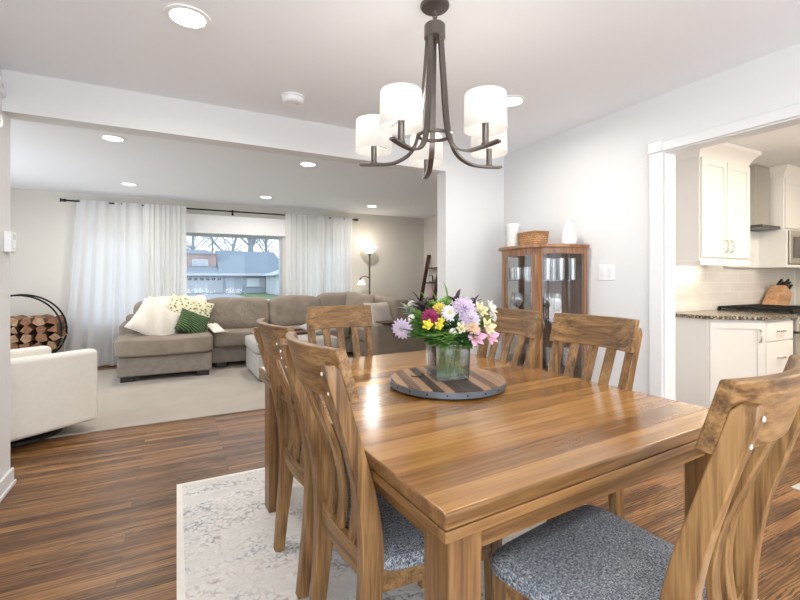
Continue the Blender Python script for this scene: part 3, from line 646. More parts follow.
def flower(kind, name, label, px, py, dd, r, col, axis=None, ccol=(.7, .55, .1), group=None):
    nfl[0] += 1; t = thing(name, label, 'flower', (CX, CY, ZT), 0, group or 'flowers in the bouquet'); h = bq(px, py, dd); stem(h, t, sd=nfl[0])
    out = Vector((h.x, h.y, 0)); ax = axis or (out*2.2+Vector((0, 0, .28))-cam_f*.35); ax.normalize()
    pm = plain(name+'_petal', col, .55); bm = B()
    if kind == 'daisy': petals(bm, h, ax, 16, r, r*.36, .15); petals(bm, h+ax*.004, ax, 12, r*.8, r*.34, .35, .2)
    elif kind == 'mum':
        for j, (n, f, o_) in enumerate(((15, 1, .05), (14, .92, .35), (12, .78, .65), (9, .6, .95), (6, .42, 1.25))): petals(bm, h+ax*.004*j, ax, n, r*f, r*.34, o_, j*.31)
    elif kind == 'lily':
        petals(bm, h, ax, 3, r, r*.60, .75); petals(bm, h, ax, 3, r*.92, r*.45, .85, PI/3)
    elif kind == 'bud':
        superell(bm, (0, 0, 0), (r*.55, r*.55, r), 1, 1, nu=12, nv=8); bm.transform(Matrix.Translation(h) @ ax.to_track_quat('Z', 'Y').to_matrix().to_4x4())
        petals(bm, h-ax*r*.5, ax, 5, r*1.3, r*.8, 1.0)
    thick(obj('petals', bm, pm, t), .0014)
    if kind in ('daisy', 'lily'):
        bm = B(); superell(bm, (0, 0, 0), ((r*.22, r*.22, r*.14) if kind == 'daisy' else (r*.09, r*.09, r*.16)), 1, 1, nu=12, nv=8); bm.transform(Matrix.Translation(h+ax*.006) @ ax.to_track_quat('Z', 'Y').to_matrix().to_4x4()); obj('flower_centre', bm, plain(name+'_centre', ccol), t)
    return t
LAV = (.62, .52, .68); WHT = (.78, .74, .76); YEL = (.78, .68, .06); PYEL = (.80, .72, .42); PNK = (.70, .40, .55); BUR = (.28, .015, .09); PEA = (.80, .56, .34)
flower('daisy', 'lavender_daisy', 'pale lavender daisy drooping low at the far left of the bouquet', 402, 329, -.08, .044, LAV, axis=Vector((-.62, -.60, -.15)), ccol=(.55, .45, .50))
flower('mum', 'lavender_chrysanthemum', 'large lavender chrysanthemum at top centre of the bouquet', 464, 309, -.08, .054, LAV)
flower('mum', 'white_lavender_chrysanthemum', 'lavender chrysanthemum just below the largest bloom', 470, 320, -.10, .045, (.68, .58, .72))
flower('daisy', 'white_daisy', 'white daisy left of the large lavender bloom', 450, 313, -.09, .036, WHT)
flower('mum', 'burgundy_chrysanthemum', 'burgundy chrysanthemum above the yellow blooms', 430, 317, -.11, .038, BUR)
flower('bud', 'yellow_freesia', 'bright yellow bloom at the lower left under the burgundy flower', 428, 325, -.14, .024, YEL)
flower('bud', 'yellow_freesia', 'bright yellow bloom right of the lowest yellow flower', 439, 326, -.13, .020, YEL)
flower('bud', 'yellow_freesia', 'small yellow bud highest of the front yellow trio', 441, 321, -.12, .016, YEL)
flower('mum', 'golden_aster', 'golden yellow flower above the front yellow trio', 439, 309, -.04, .030, (.74, .62, .10))
flower('lily', 'cream_alstroemeria', 'cream yellow lily at the upper right of the bouquet', 479, 311, -.02, .045, PYEL)
flower('lily', 'cream_white_alstroemeria', 'whitish cream lily at the far right top of the bouquet', 489, 309, .02, .042, (.82, .76, .66))
flower('lily', 'yellow_alstroemeria', 'pale yellow lily at the lower right above the pink lily', 486, 328, -.06, .046, PYEL)
flower('mum', 'peach_rose', 'peach bloom right of centre of the bouquet', 472, 328, -.12, .030, PEA)
flower('lily', 'cream_lily', 'small cream lily below the white daisy', 461, 329, -.12, .030, (.82, .74, .50))
flower('lily', 'pink_lily', 'pink lily spread low at the right of the bouquet', 474, 338, -.12, .052, PNK)
flower('lily', 'pink_lily', 'pink lily pointing right beside the wooden chair rail', 488, 337, -.06, .050, PNK)
flower('daisy', 'small_white_aster', 'small white flower at left above the drooping lavender daisy', 411, 318, -.05, .017, WHT)
flower('daisy', 'small_white_aster', 'small white flower in the middle of the bouquet front', 453, 332, -.14, .016, WHT)
flower('daisy', 'small_white_aster', 'small whitish flower at the upper left edge of bouquet', 411, 304, .02, .018, (.70, .70, .66))
flower('daisy', 'white_aster', 'white flower at the right edge of the bouquet', 493, 316, 0, .024, WHT)
def sprig(label, px, py, dd, mat, n, L, w, sd, name='leaf_sprig', spread=.5):
    rg = random.Random(sd); t = thing(name, label, 'foliage', (CX, CY, ZT), 0, 'foliage in the bouquet'); h = bq(px, py, dd); stem(h, t, .0022, sd+100); bm = B(); base_ = Vector((h.x*.4, h.y*.4, .15))
    L *= 1.25; w *= 1.5; n = int(n*1.5)
    for k in range(n):
        f = 1-(1-k/n)*spread*1.2 if k else 1; p = base_.lerp(h, max(.15, f)); a = k*2.4; o = Vector((math.cos(a), math.sin(a), rg.uniform(-.1, .8)))
        if k == 0: o = (h-base_).normalized()
        leafmesh(bm, p, o+(h-base_).normalized()*.5, L*rg.uniform(.75, 1.15), w, Vector((0, 0, 1)), .2)
    for k in range(3):
        q = Vector((base_.x*rg.uniform(-.6, 1), base_.y*rg.uniform(-.6, 1), rg.uniform(.06, .14)))
        leafmesh(bm, q, Vector((rg.uniform(-.5, .5), rg.uniform(-.5, .5), rg.uniform(.5, 1))), .045, w*.8, Vector((.3, 1, 0)), .1)
    thick(obj('leaves', bm, mat, t)); return t
sprig('single bright green leaf standing up at the top of bouquet', 447, 299, .0, leaf_l, 3, .055, .028, 1)
sprig('light green leafy sprig at the top left of the bouquet', 428, 305, .02, leaf_l, 22, .045, .016, 2)
sprig('feathery green sprig left of the burgundy flower', 418, 314, -.04, leaf_l, 26, .040, .012, 3)
sprig('sage green sprig at the upper left edge of bouquet', 406, 308, .02, sage, 22, .036, .014, 4)
sprig('green leaves low at the left over the vase rim', 414, 333, -.10, leaf_g, 22, .055, .018, 5, spread=.6)
sprig('green leaves spilling over the front of the vase', 434, 338, -.15, leaf_g, 24, .060, .024, 6, spread=.7)
sprig('broad green leaves under the small white front flower', 447, 336, -.15, leaf_l, 16, .055, .026, 7, spread=.7)
sprig('dark green leaves in the middle of the bouquet', 454, 326, -.08, leaf_d, 28, .055, .016, 8, spread=.7)
sprig('green leaves spilling low at the right over the vase rim', 472, 343, -.10, leaf_g, 22, .055, .018, 9, spread=.6)
sprig('green leaves under the pale yellow lily at right', 484, 323, -.03, leaf_l, 24, .050, .016, 10)
sprig('dark plum leaves at the upper left of the bouquet', 420, 303, -.02, leaf_p, 10, .050, .018, 11, spread=.25)
sprig('dark plum leaves behind the large lavender bloom', 457, 300, .03, leaf_p, 14, .042, .018, 12, spread=.25)
sprig('dark plum leaves at the top right of the bouquet', 474, 303, .03, leaf_p, 8, .036, .016, 13, spread=.2)
sprig('green leaves between the burgundy flower and the drooping daisy', 417, 324, -.08, leaf_g, 24, .050, .018, 16, spread=.6)
sprig('green leaves right of the vase under the pink lilies', 463, 336, -.12, leaf_d, 22, .055, .018, 17, spread=.6)
sprig('light green leaves between the lavender bloom and the cream lily', 476, 318, -.03, leaf_l, 24, .048, .016, 18, spread=.5)
sprig('light green leaves at the top between plum leaves', 437, 304, .0, leaf_l, 24, .045, .018, 19, spread=.4)
sprig('green filler leaves behind the burgundy flower', 440, 316, .06, leaf_g, 30, .050, .016, 14, spread=.8)
sprig('green filler leaves at the back right of the bouquet', 470, 317, .08, leaf_g, 30, .050, .016, 15, spread=.8)

# ------------------------------------------------------------------ CURIO CABINET
t = thing('curio_cabinet', 'small wooden curio cabinet with curved glass standing against the right wall', 'cabinet', (0, 0, 0))
def outline(off=0):
    """D shaped plan: back on the wall, curved sides, door between the front stiles"""
    P = [(2.792, 2.27-off), (2.70-off*.3, 2.272-off), (2.58-off*.6, 2.305-off), (2.48-off, 2.365-off*.8), (2.43-off, 2.43-off*.3), (2.415-off, 2.52), (2.41-off, 2.62), (2.415-off, 2.715), (2.43-off, 2.815+off*.3), (2.48-off, 2.885+off*.8), (2.58-off*.6, 2.945+off), (2.70-off*.3, 2.978+off), (2.792, 2.98+off)]
    return [(p.x, p.y) for p in bez([(a, b, 0) for a, b in P], 4)]
def slab(z0, z1, off, mat, name, par=t, bevel=0):
    o = outline(off); bm = B(); loft(bm, [[(x, y, z0) for x, y in o], [(x, y, z1) for x, y in o]]); return obj(name, bm, mat, par, bevel=bevel)
slab(1.475, 1.500, .022, curio_m, 'top_board', bevel=.006); slab(.10, .16, .005, curio_m, 'bottom_board')
slab(.56, .568, -.012, shelf_glass, 'glass_shelf'); slab(.90, .908, -.012, shelf_glass, 'glass_shelf'); slab(1.222, 1.230, -.012, shelf_glass, 'glass_shelf')
bm = B(); box(bm, 2.782, 2.792, 2.275, 2.975, .10, 1.475); obj('back_panel', bm, curio_in, t)
O = outline(0)
def strip(i0, i1, z0, z1, th, mat, name, par=t):
    bm = B(); rings = []
    for i in range(i0, i1+1):
        a = Vector(O[max(i-1, 0)]); b = Vector(O[min(i+1, len(O)-1)]); tg = (b-a).normalized(); nn = Vector((-tg.y, tg.x)); p = Vector(O[i]); q = p+nn*th*-1
        rings.append([(p.x, p.y, z0), (q.x, q.y, z0), (q.x, q.y, z1), (p.x, p.y, z1)])
    loft(bm, rings); return obj(name, bm, mat, par)
# glass: right curved side, door, left curved side ; O has 49 points, stiles near 15-17 and 31-33
strip(2, 14, .16, 1.43, .004, curio_glass, 'curved_glass_side'); strip(34, 46, .16, 1.43, .004, curio_glass, 'curved_glass_side')
door = strip(18, 30, .20, 1.42, .004, curio_glass, 'door')
for a, b in ((0, 2), (46, 48)): strip(a, b, .16, 1.475, .025, curio_m, 'back_stile')
for a, b in ((14, 16), (32, 34)): strip(a, b, .16, 1.475, .030, curio_m, 'front_stile')
strip(2, 14, 1.43, 1.475, .02, curio_m, 'top_rail'); strip(34, 46, 1.43, 1.475, .02, curio_m, 'top_rail'); strip(16, 32, 1.42, 1.475, .022, curio_m, 'top_rail')
strip(16, 18, .16, 1.42, .024, curio_m, 'door_stile', door); strip(30, 32, .16, 1.42, .024, curio_m, 'door_stile', door); strip(18, 30, .16, .21, .022, curio_m, 'door_rail', door)
bm = B(); superell(bm, (2.395, 2.455, .85), (.011, .011, .011), 1, 1, nu=12, nv=8); obj('knob', bm, M('brass', (.55, .40, .18), .3, 1), door)
for x, y in ((2.46, 2.42), (2.46, 2.82), (2.76, 2.30), (2.76, 2.95)):
    bm = B(); lathe(bm, [(.014, 0), (.020, .03), (.026, .10)], (x, y, 0), 14); obj('foot', bm, curio_m, t)
# glasses in the cabinet
def wine(x, y, z, label, s=1):
    tt = thing('wine_glass', label, 'wine glass', (x, y, z), 0, 'wine glasses on the middle shelf of the cabinet')
    bm = B(); lathe(bm, [(.032*s, 0), (.032*s, .003), (.005, .008), (.0038, .075*s), (.006, .085*s)], n=20); obj('foot', bm, wine_m, tt)
    bm = B(); lathe(bm, [(.006, .085*s), (.030*s, .105*s), (.042*s, .14*s), (.040*s, .175*s), (.032*s, .205*s), (.0305*s, .205*s), (.038*s, .175*s), (.040*s, .14*s), (.028*s, .107*s), (.004, .088*s)], n=22, cap=False); obj('bowl', bm, wine_m, tt)
for x, y, l in ((2.52, 2.50, 'wine glass on middle cabinet shelf behind the left edge of the curved glass'), (2.60, 2.40, 'wine glass on middle cabinet shelf in the curved glass side, nearest the wall'), (2.50, 2.70, 'wine glass on middle cabinet shelf in the centre of the door pane'), (2.58, 2.82, 'wine glass on middle cabinet shelf at the far left of the door pane'), (2.66, 2.55, 'wine glass at the back of the middle cabinet shelf behind the front stile'), (2.68, 2.72, 'wine glass at the back of the middle cabinet shelf behind the door pane')): wine(x, y, .909, l, 1.05)
def tumbler(x, y, z, label, h=.10, r=.034, grp='tumblers on the upper shelf of the cabinet'):
    bm = B(); lathe(bm, [(r*.85, 0), (r, h), (r-.002, h), (r*.82, .008), (0, .008)], n=20, cap=True); tag(obj('tumbler', bm, wine_m, loc=(x, y, z)), label, 'glass', grp)
for x, y, l in ((2.49, 2.76, 'tumbler at far left of the upper cabinet shelf'), (2.47, 2.68, 'tumbler second from left on the upper cabinet shelf'), (2.49, 2.59, 'tumbler at front of the upper cabinet shelf beside the stile'), (2.60, 2.73, 'tumbler in the second row of the upper cabinet shelf on the left'), (2.60, 2.63, 'tumbler in the second row of the upper cabinet shelf near the middle')): tumbler(x, y, 1.231, l)
for x, y, l in ((2.53, 2.42, 'tall glass on the upper cabinet shelf just right of the front stile'), (2.62, 2.37, 'tall glass on the upper cabinet shelf in the middle of the curved side'), (2.71, 2.34, 'tall glass on the upper cabinet shelf nearest the wall'), (2.66, 2.48, 'tall glass in the second row of the upper cabinet shelf')): tumbler(x, y, 1.231, l, .165, .030, 'tall glasses on the upper shelf of the cabinet')
for x, y, l in ((2.55, 2.42, 'glass on the low cabinet shelf behind the chair at the curved side'), (2.52, 2.60, 'glass on the low cabinet shelf in the door pane'), (2.66, 2.36, 'glass on the low cabinet shelf nearest the wall')): tumbler(x, y, .569, l, .14, .033, 'glasses on the low shelf of the cabinet')
# on top of the cabinet
wick = M('wicker', (.50, .29, .13), .8, noise=(60, .3))
def weave(m):
    nt = m.node_tree; N = nt.nodes; L = nt.links; b = N['Principled BSDF']; tc = [n for n in N if n.type == 'TEX_COORD'][0]
    br = N.new('ShaderNodeTexBrick'); br.inputs['Scale'].default_value = 1; br.inputs['Brick Width'].default_value = .034; br.inputs['Row Height'].default_value = .017; br.inputs['Mortar Size'].default_value = .003; br.inputs['Mortar Smooth'].default_value = 1
    br.inputs['Color1'].default_value = (.58, .34, .16, 1); br.inputs['Color2'].default_value = (.42, .22, .09, 1); br.inputs['Mortar'].default_value = (.16, .07, .03, 1)
    ad = N.new('ShaderNodeSeparateXYZ'); cb = N.new('ShaderNodeCombineXYZ'); su = N.new('ShaderNodeMath'); L.new(tc.outputs['Object'], ad.inputs[0]); L.new(ad.outputs[0], su.inputs[0]); L.new(ad.outputs[1], su.inputs[1]); L.new(su.outputs[0], cb.inputs[0]); L.new(ad.outputs[2], cb.inputs[1])
    L.new(cb.outputs[0], br.inputs['Vector']); L.new(br.outputs['Color'], b.inputs['Base Color'])
weave(wick)
t = thing('wicker_basket', 'small tan woven basket on top of the curio cabinet', 'basket', (2.60, 2.645, 1.5005), -.12)
bm = B(); n = 44; rings = []
for j in range(11):
    z = .004+.108*j/10; w = .062+.010*j/10; d = .105+.012*j/10; ring = []
    for i in range(n):
        a = 2*PI*i/n; wv = .0035*(1 if (i+j) % 2 else -1); ring.append(((w+wv)*sgp(math.cos(a), .22), (d+wv)*sgp(math.sin(a), .22), z))
    rings.append(ring)
inner = [[(x*.88, y*.9, z+.002) for x, y, z in r] for r in (rings[-1], rings[0])]
loft(bm, rings+inner, cap=False); bm.faces.new([bm.verts.new((x, y, .006)) for x, y, z in inner[1]]); obj('basket_body', bm, wick, t)
bm = B(); tube(bm, [(.073*sgp(math.cos(2*PI*i/40), .25), .118*sgp(math.sin(2*PI*i/40), .25), .115) for i in range(41)], .006, 6); obj('rim', bm, M('basket_rim', (.36, .18, .08), .7), t)
t = thing('hurricane_candle', 'white pillar candle in a clear glass cylinder at left on the curio cabinet', 'candle', (2.575, 2.85, 1.5005))
bm = B(); lathe(bm, [(.068, 0), (.068, .19), (.0655, .19), (.0655, .006), (0, .006)], n=32); obj('glass_cylinder', bm, curio_glass, t)
bm = B(); lathe(bm, [(.056, .007), (.056, .205), (.050, .21), (.02, .206), (0, .205)], n=28); c_ = obj('candle', bm, wax, t)
bm = B(); tube(bm, [(0, 0, .205), (.002, 0, .218)], .0015, 6); obj('wick', bm, black, c_)
t = thing('white_vase', 'slim white ceramic vase at right on the curio cabinet', 'vase', (2.665, 2.335, 1.5005))
bm = B(); lathe(bm, [(.050, 0), (.054, .01), (.054, .05), (.047, .10), (.036, .14), (.032, .165), (.035, .18), (.031, .18), (.028, .16), (.031, .14), (0, .03)], n=32); obj('vase_body', bm, ceram, t)

# ------------------------------------------------------------------ LIVING ROOM
RT = .0125
sofa = thing('sectional_sofa', 'large taupe velvet sectional sofa with chaise below the picture window', 'sofa', (0, 0, 0))
def rb(name, x0, x1, y0, y1, z0, z1, e=.16, mat=None, par=sofa, sag=.006, rx=0, rz=0):
    bm = B(); s = ((x1-x0)/2, (y1-y0)/2, (z1-z0)/2); m = Euler((rx, 0, rz)).to_matrix() if (rx or rz) else None
    superell(bm, ((x0+x1)/2, (y0+y1)/2, (z0+z1)/2), s, e, e, m, 48, 26, sag); return obj(name, bm, mat or sofa_m, par)
def bx(name, x0, x1, y0, y1, z0, z1, mat, par=sofa, bevel=.02):
    bm = B(); box(bm, x0, x1, y0, y1, z0, z1); return obj(name, bm, mat, par, bevel=bevel, seg=3)
bx('chaise_base', -.62, .40, 5.99, 7.0, .075, .305, sofa_d); rb('chaise_cushion', -.66, .42, 5.93, 6.80, .30, .525, .24)
bx('base', .42, 3.25, 6.42, 7.0, .075, .30, sofa_d); rb('seat_cushion', .43, 1.42, 6.34, 6.85, .295, .515, .26); rb('seat_cushion', 1.43, 2.42, 6.34, 6.85, .295, .515, .26)
bx('back_frame', -.62, 3.28, 6.95, 7.16, .09, .74, sofa_d, bevel=.04); bx('side_rail', -.66, -.46, 6.55, 7.10, .30, .66, sofa_d, bevel=.05)
rb('back_cushion', -.52, .38, 6.70, 6.98, .48, .945, .42, rx=-.16)
rb('back_cushion', .34, 1.26, 6.66, 6.98, .48, .955, .42, rx=-.16); rb('back_cushion', 1.24, 2.06, 6.66, 6.98, .48, .965, .42, rx=-.16); rb('back_cushion', 2.02, 2.80, 6.74, 7.06, .50, 1.01, .42, rx=-.16)
bx('return_base', 2.45, 3.28, 5.50, 6.42, .075, .30, sofa_d); rb('seat_cushion', 2.43, 3.05, 5.62, 6.4, .295, .515, .26)
bx('return_back', 3.16, 3.38, 5.46, 7.0, .09, .74, sofa_d, bevel=.04); bx('arm', 2.43, 3.38, 5.42, 5.62, .09, .61, sofa_m, bevel=.05)
rb('back_cushion', 2.86, 3.16, 6.30, 6.95, .48, .965, .42, rz=.05); rb('back_cushion', 2.84, 3.14, 5.64, 6.28, .48, .95, .42, rz=-.06)
for x, y in ((-.52, 6.05), (.30, 6.05), (.55, 6.47), (1.45, 6.47), (2.55, 5.55), (3.2, 5.55), (-.5, 6.9), (3.2, 6.9)):
    bm = B(); box(bm, x-.07, x+.07, y-.04, y+.04, RT, .08); obj('foot', bm, black, sofa, bevel=.006)
def cush(name, label, loc, w, h, tck, rx, ry, rz, mat, cat='pillow', group=None):
    bm = B(); pillow(bm, w, h, tck, Euler((rx, ry, rz)).to_matrix().to_4x4()); return tag(obj(name, bm, mat, loc=loc), label, cat, group)
cush('throw_pillow', 'large cream throw pillow leaning at the left of the chaise', (-.22, 6.38, .68), .58, .46, .20, 1.05, .50, -.10, cream2)
def green_mat():
    m = bpy.data.materials.new('green_knit'); m.use_nodes = True; nt = m.node_tree; N = nt.nodes; b = N['Principled BSDF']; b.inputs['Roughness'].default_value = .9
    tc = N.new('ShaderNodeTexCoord'); w = N.new('ShaderNodeTexWave'); w.bands_direction = 'DIAGONAL'; w.inputs['Scale'].default_value = 14; w.inputs['Distortion'].default_value = 1.5
    nt.links.new(tc.outputs['Object'], w.inputs['Vector']); r = ramp(nt, [(.3, (.016, .05, .014)), (.8, (.045, .10, .030)), (.97, (.16, .22, .10))]); nt.links.new(w.outputs['Fac'], r.inputs[0]); nt.links.new(r.outputs[0], b.inputs['Base Color']); return m
cush('throw_pillow', 'small green striped throw pillow standing on its corner on the chaise', (.19, 6.33, .65), .38, .33, .14, 1.0, .42, .10, green_mat())
def pat_mat():
    m = bpy.data.materials.new('patterned_throw'); m.use_nodes = True; nt = m.node_tree; N = nt.nodes; b = N['Principled BSDF']; b.inputs['Roughness'].default_value = .95
    tc = N.new('ShaderNodeTexCoord'); mp = N.new('ShaderNodeMapping'); mp.inputs['Rotation'].default_value = (0, 0, .6); nt.links.new(tc.outputs['Object'], mp.inputs['Vector'])
    w = N.new('ShaderNodeTexVoronoi'); w.inputs['Scale'].default_value = 26; nt.links.new(mp.outputs[0], w.inputs['Vector'])
    r = ramp(nt, [(.0, (.03, .03, .025)), (.26, (.04, .04, .03)), (.34, (.70, .66, .40)), (.9, (.74, .72, .60))]); nt.links.new(w.outputs['Distance'], r.inputs[0]); nt.links.new(r.outputs[0], b.inputs['Base Color']); return m
cush('throw_pillow', 'yellow and black patterned pillow behind the green pillow', (.16, 6.56, .77), .56, .44, .15, 1.1, .28, .05, pat_mat())
# cream throw draped over the chaise back, fringe end on the seat
bm = B(); rows = []
prof = [(6.60, .72), (6.66, .86), (6.78, .955), (6.92, .965), (7.02, .90), (7.185, .74), (7.19, .60)]
pr = bez([(0, a, b) for a, b in prof], 5)
for p in pr: rows.append([(-.36+.72*i/18+.02*math.sin(p.z*9), p.y, p.z+.022+.010*math.sin(i*1.1+p.y*4)) for i in range(19)])
loft(bm, rows, cap=False, closed=False); o = thick(obj('throw_blanket', bm, cream2), .014); tag(o, 'cream throw blanket draped over the sofa back above the chaise', 'blanket')
o = thing('fringed_throw', 'white fringed throw end lying on the seat beside the green pillow', 'blanket', (.50, 6.36, .52), .5)
bm = B(); loft(bm, [[(-.09+.018*i, .16-.05*j, .10-.025*j+.006*math.sin(i*1.7)) for i in range(11)] for j in range(5)], cap=False, closed=False); thick(obj('cloth', bm, cream), .008, )
bm = B()
for i in range(14): tube(bm, [(-.09+.0138*i, -.04, .002), (-.088+.0138*i, -.07, -.002), (-.092+.014*i, -.10, .002)], .003, 5)
obj('fringe', bm, cream, o)
for c_ in list(C.objects):
    if c_.name.startswith('cloth') and c_.parent is None: c_.parent = o
cush('throw_pillow', 'blush white pillow leaning on the sofa arm behind the table', (2.68, 5.80, .705), .48, .42, .17, 1.05, 0, .25, pinkish)
cush('throw_pillow', 'striped taupe pillow in the sofa corner left of the floor lamp', (2.64, 6.50, .80), .50, .46, .16, 1.05, .15, -.35, sofa_m)
# ottoman with tray, arm tray
t = thing('ottoman', 'square pale grey upholstered ottoman in front of the sofa', 'ottoman', (1.34, 5.72, RT), .02)
bm = B(); box(bm, -.50, .50, -.44, .44, .03, .33); obj('base', bm, otto_m, t, bevel=.03, seg=3)
bm = B(); superell(bm, (0, 0, .40), (.53, .46, .085), .3, .2, None, 48, 18, .004); obj('top_cushion', bm, otto_m, t)
for x in (-.42, .42):
    for y in (-.36, .36):
        bm = B(); box(bm, x-.03, x+.03, y-.03, y+.03, 0, .035); obj('foot', bm, black, t)
t = thing('serving_tray', 'brown wooden tray on the grey ottoman', 'tray', (1.45, 5.84, RT+.484), .1)
bm = B(); box(bm, -.14, .14, -.18, .18, 0, .012); obj('tray_base', bm, barrel, t)
bm = B()
for a in ((-.15, -.14, -.19, .19), (.14, .15, -.19, .19), (-.14, .14, -.19, -.18), (-.14, .14, .18, .19)): box(bm, *a, 0, .035)
obj('rim', bm, dark_wood, t)
cush('throw_pillow', 'grey pillow lying on the ottoman seen between chair slats', (1.72, 5.70, .565), .42, .40, .15, .1, 0, .3, otto_m)
t = thing('arm_tray', 'dark wooden tray clipped over the sofa arm beside the flowers', 'tray', (2.68, 5.52, .6125))
bm = B(); box(bm, -.14, .13, -.14, .14, 0, .016); obj('tray_top', bm, dark_wood, t, bevel=.003)
bm = B(); box(bm, .02, .13, -.14, -.118, -.17, 0); obj('side_flap', bm, dark_wood, t, bevel=.003)
# armchair
t = thing('swivel_armchair', 'cream upholstered swivel armchair at the left edge of the opening', 'armchair', (-1.105, 4.37, 0), math.atan2(.585, .81))
bm = B(); lathe(bm, [(.28, RT), (.28, RT+.022), (.05, RT+.04), (.05, .085), (.12, .095)], n=40); obj('swivel_base', bm, black, t)
def panel(name, x0, x1, y0, y1, z0, z1, mat=cream): 
    bm = B(); box(bm, x0, x1, y0, y1, z0, z1); return obj(name, bm, mat, t, bevel=.035, seg=4)
panel('arm', -.36, .385, -.39, -.27, .085, .665); panel('arm', -.36, .36, .27, .39, .085, .645); panel('backrest', -.40, -.26, -.38, .38, .085, .70); panel('seat_base', -.30, .37, -.27, .27, .085, .33)
bm = B(); superell(bm, (.05, 0, .40), (.34, .265, .085), .3, .2); obj('seat_cushion', bm, cream, t)
# firewood ring and logs
LX, LY = -1.70, 6.78
t = thing('firewood_ring', 'round black metal firewood hoop beside the white curtain', 'log holder', (LX, LY, 0))
for y in (-.14, .14):
    bm = B(); tube(bm, [(.44*math.cos(a), y*(1-.25*math.sin(a)), .60+.44*math.sin(a)) for a in [2*PI*i/56 for i in range(57)]], .011, 8); obj('hoop', bm, black_metal, t)
bm = B()
for a in (-.35, .12, -.9, -1.57, -2.24, -2.8, 3.02): tube(bm, [(.44*math.cos(a), -.13, .60+.44*math.sin(a)), (.44*math.cos(a), .13, .60+.44*math.sin(a))], .008, 6)
obj('crossbar', bm, black_metal, t)
bm = B()
for y in (-.14, .14): tube(bm, [(-.30, y, .011), (.30, y, .011)], .011, 8)
for x in (-.30, .30): tube(bm, [(x, -.14, .011), (x, .14, .011)], .011, 8)
tube(bm, [(.22, -.14, .011), (.40, -.14, .42)], .008, 6); tube(bm, [(-.22, -.14, .011), (-.40, -.14, .42)], .008, 6)
obj('stand', bm, black_metal, t)
barkm = M('log_bark', (.10, .062, .04), .95, noise=(25, .4), bump=(40, .6, .01)); ends = [wood(f'log_wood_{i}', a, b, c, 'Y', .8, 1) for i, (a, b, c) in enumerate((((.14, .06, .026), (.25, .12, .055), (.35, .19, .10)), ((.20, .10, .05), (.34, .20, .11), (.48, .32, .20)), ((.14, .06, .03), (.24, .11, .055), (.34, .18, .09))))]
def logs():
    rg = random.Random(11); r = .058; k = 0; row = 0; z = .60-.44+.012+r; slots = []
    while z < .79:
        half = math.sqrt(max(0, (.44-.012)**2-(z-.60)**2))-r*.70; n = max(1, int(2*half/(2*r*1.0))+1); rowx = [(-half+2*half*i/(n-1)) if n > 1 else 0 for i in range(n)]
        slots += [(x, z, row, i, n) for i, x in enumerate(rowx)]; z += r*1.72; row += 1
    names_r = ['bottom', 'second', 'third', 'fourth', 'fifth', 'sixth', 'top', 'topmost', 'last']
    ordn = ['first', 'second', 'third', 'fourth', 'fifth', 'sixth', 'seventh', 'eighth', 'ninth', 'tenth']
    for x, z, rw, i, n in slots:
        L = rg.uniform(.20, .26); rr = r*rg.uniform(.95, 1.15); m = rg.choice((3, 4, 4, 5, 5)); rings = []; ph = rg.uniform(0, 6); rad = [rr*rg.uniform(.78, 1.12) for _ in range(m)]
        for y in (-L, -L*.3, L*.4, L):
            rings.append([(rad[q]*math.cos(2*PI*q/m+ph)*rg.uniform(.95, 1.05), y, rad[q]*math.sin(2*PI*q/m+ph)*rg.uniform(.95, 1.05)) for q in range(m)])
        bm = B(); loft(bm, rings); me_o = obj('log', bm, [barkm, rg.choice(ends), rg.choice(ends)], smooth=False, loc=(LX+x, LY+rg.uniform(-.03, .03), z))
        for p in me_o.data.polygons: p.material_index = 1 if abs(p.normal.y) > .8 else (2 if p.index % 3 else 0)
        tag(me_o, f'split firewood log, {ordn[n-1-i]} from the right in the {names_r[rw]} row of the hoop', 'log', 'firewood logs stacked in the hoop')
logs()
# curtain rod and curtains
t = thing('curtain_rod', 'thin black curtain rod above the picture window', 'curtain rod', (0, 7.30, 2.305))
bm = B(); tube(bm, [(-1.33, 0, 0), (2.84, 0, 0)], .012, 10); obj('rod', bm, rod_m, t)
for s, x in ((-1, -1.33), (1, 2.84)):
    bm = B(); lathe(bm, [(.012, 0), (.022, .01), (.022, .03), (.016, .05), (.026, .06), (.026, .072)], n=16); bm.transform(T((x, 0, 0), 0, s*PI/2)); obj('finial', bm, rod_m, t)
for x in (-1.22, .80, 2.70):
    bm = B(); tube(bm, [(x, .012, 0), (x, .115, -.01)], .010, 8); box(bm, x-.015, x+.015, .105, .115, -.05, .04); obj('bracket', bm, rod_m, t)
def curtain(name, label, x0, x1, folds, amp, mat, seed, zb=.02, flare=0, zt=2.325, y0=7.278):
    rg = random.Random(seed); nx = folds*10; nz = 16; bm = B(); ph = [rg.uniform(-.5, .5) for _ in range(folds+2)]; rows = []
    for j in range(nz+1):
        k = j/nz; z = zt+(zb-zt)*k; row = []
        for i in range(nx+1):
            u = i/nx; f = u*folds; a = amp*(.55+.6*k)*(1+.35*math.sin(f*1.7+seed)); x = x0+(x1-x0)*u+flare*(u-.75)*k+.015*math.sin(f*2.3+k*3)*k
            row.append((x, y0+.006*math.sin(f*2.1+seed)-.012*k+a*math.sin(2*PI*(f+.12*math.sin(f*2.7+seed)))+.003*math.sin(i*1.3), z))
        rows.append(row)
    loft(bm, rows, cap=False, closed=False); return tag(obj(name, bm, mat), label, 'curtain', 'white curtains at the picture window')
curtain('curtain', 'opaque white curtain at the left beside the firewood', -1.22, -.36, 7, .026, curt_m, 1, flare=.22)
curtain('curtain', 'sheer white curtain left of the clear picture window', -.42, .13, 8, .014, sheer_m, 2, y0=7.226)
curtain('curtain', 'white curtain right of the picture window, left half', 1.60, 2.27, 7, .014, sheer_m, 3, y0=7.226)
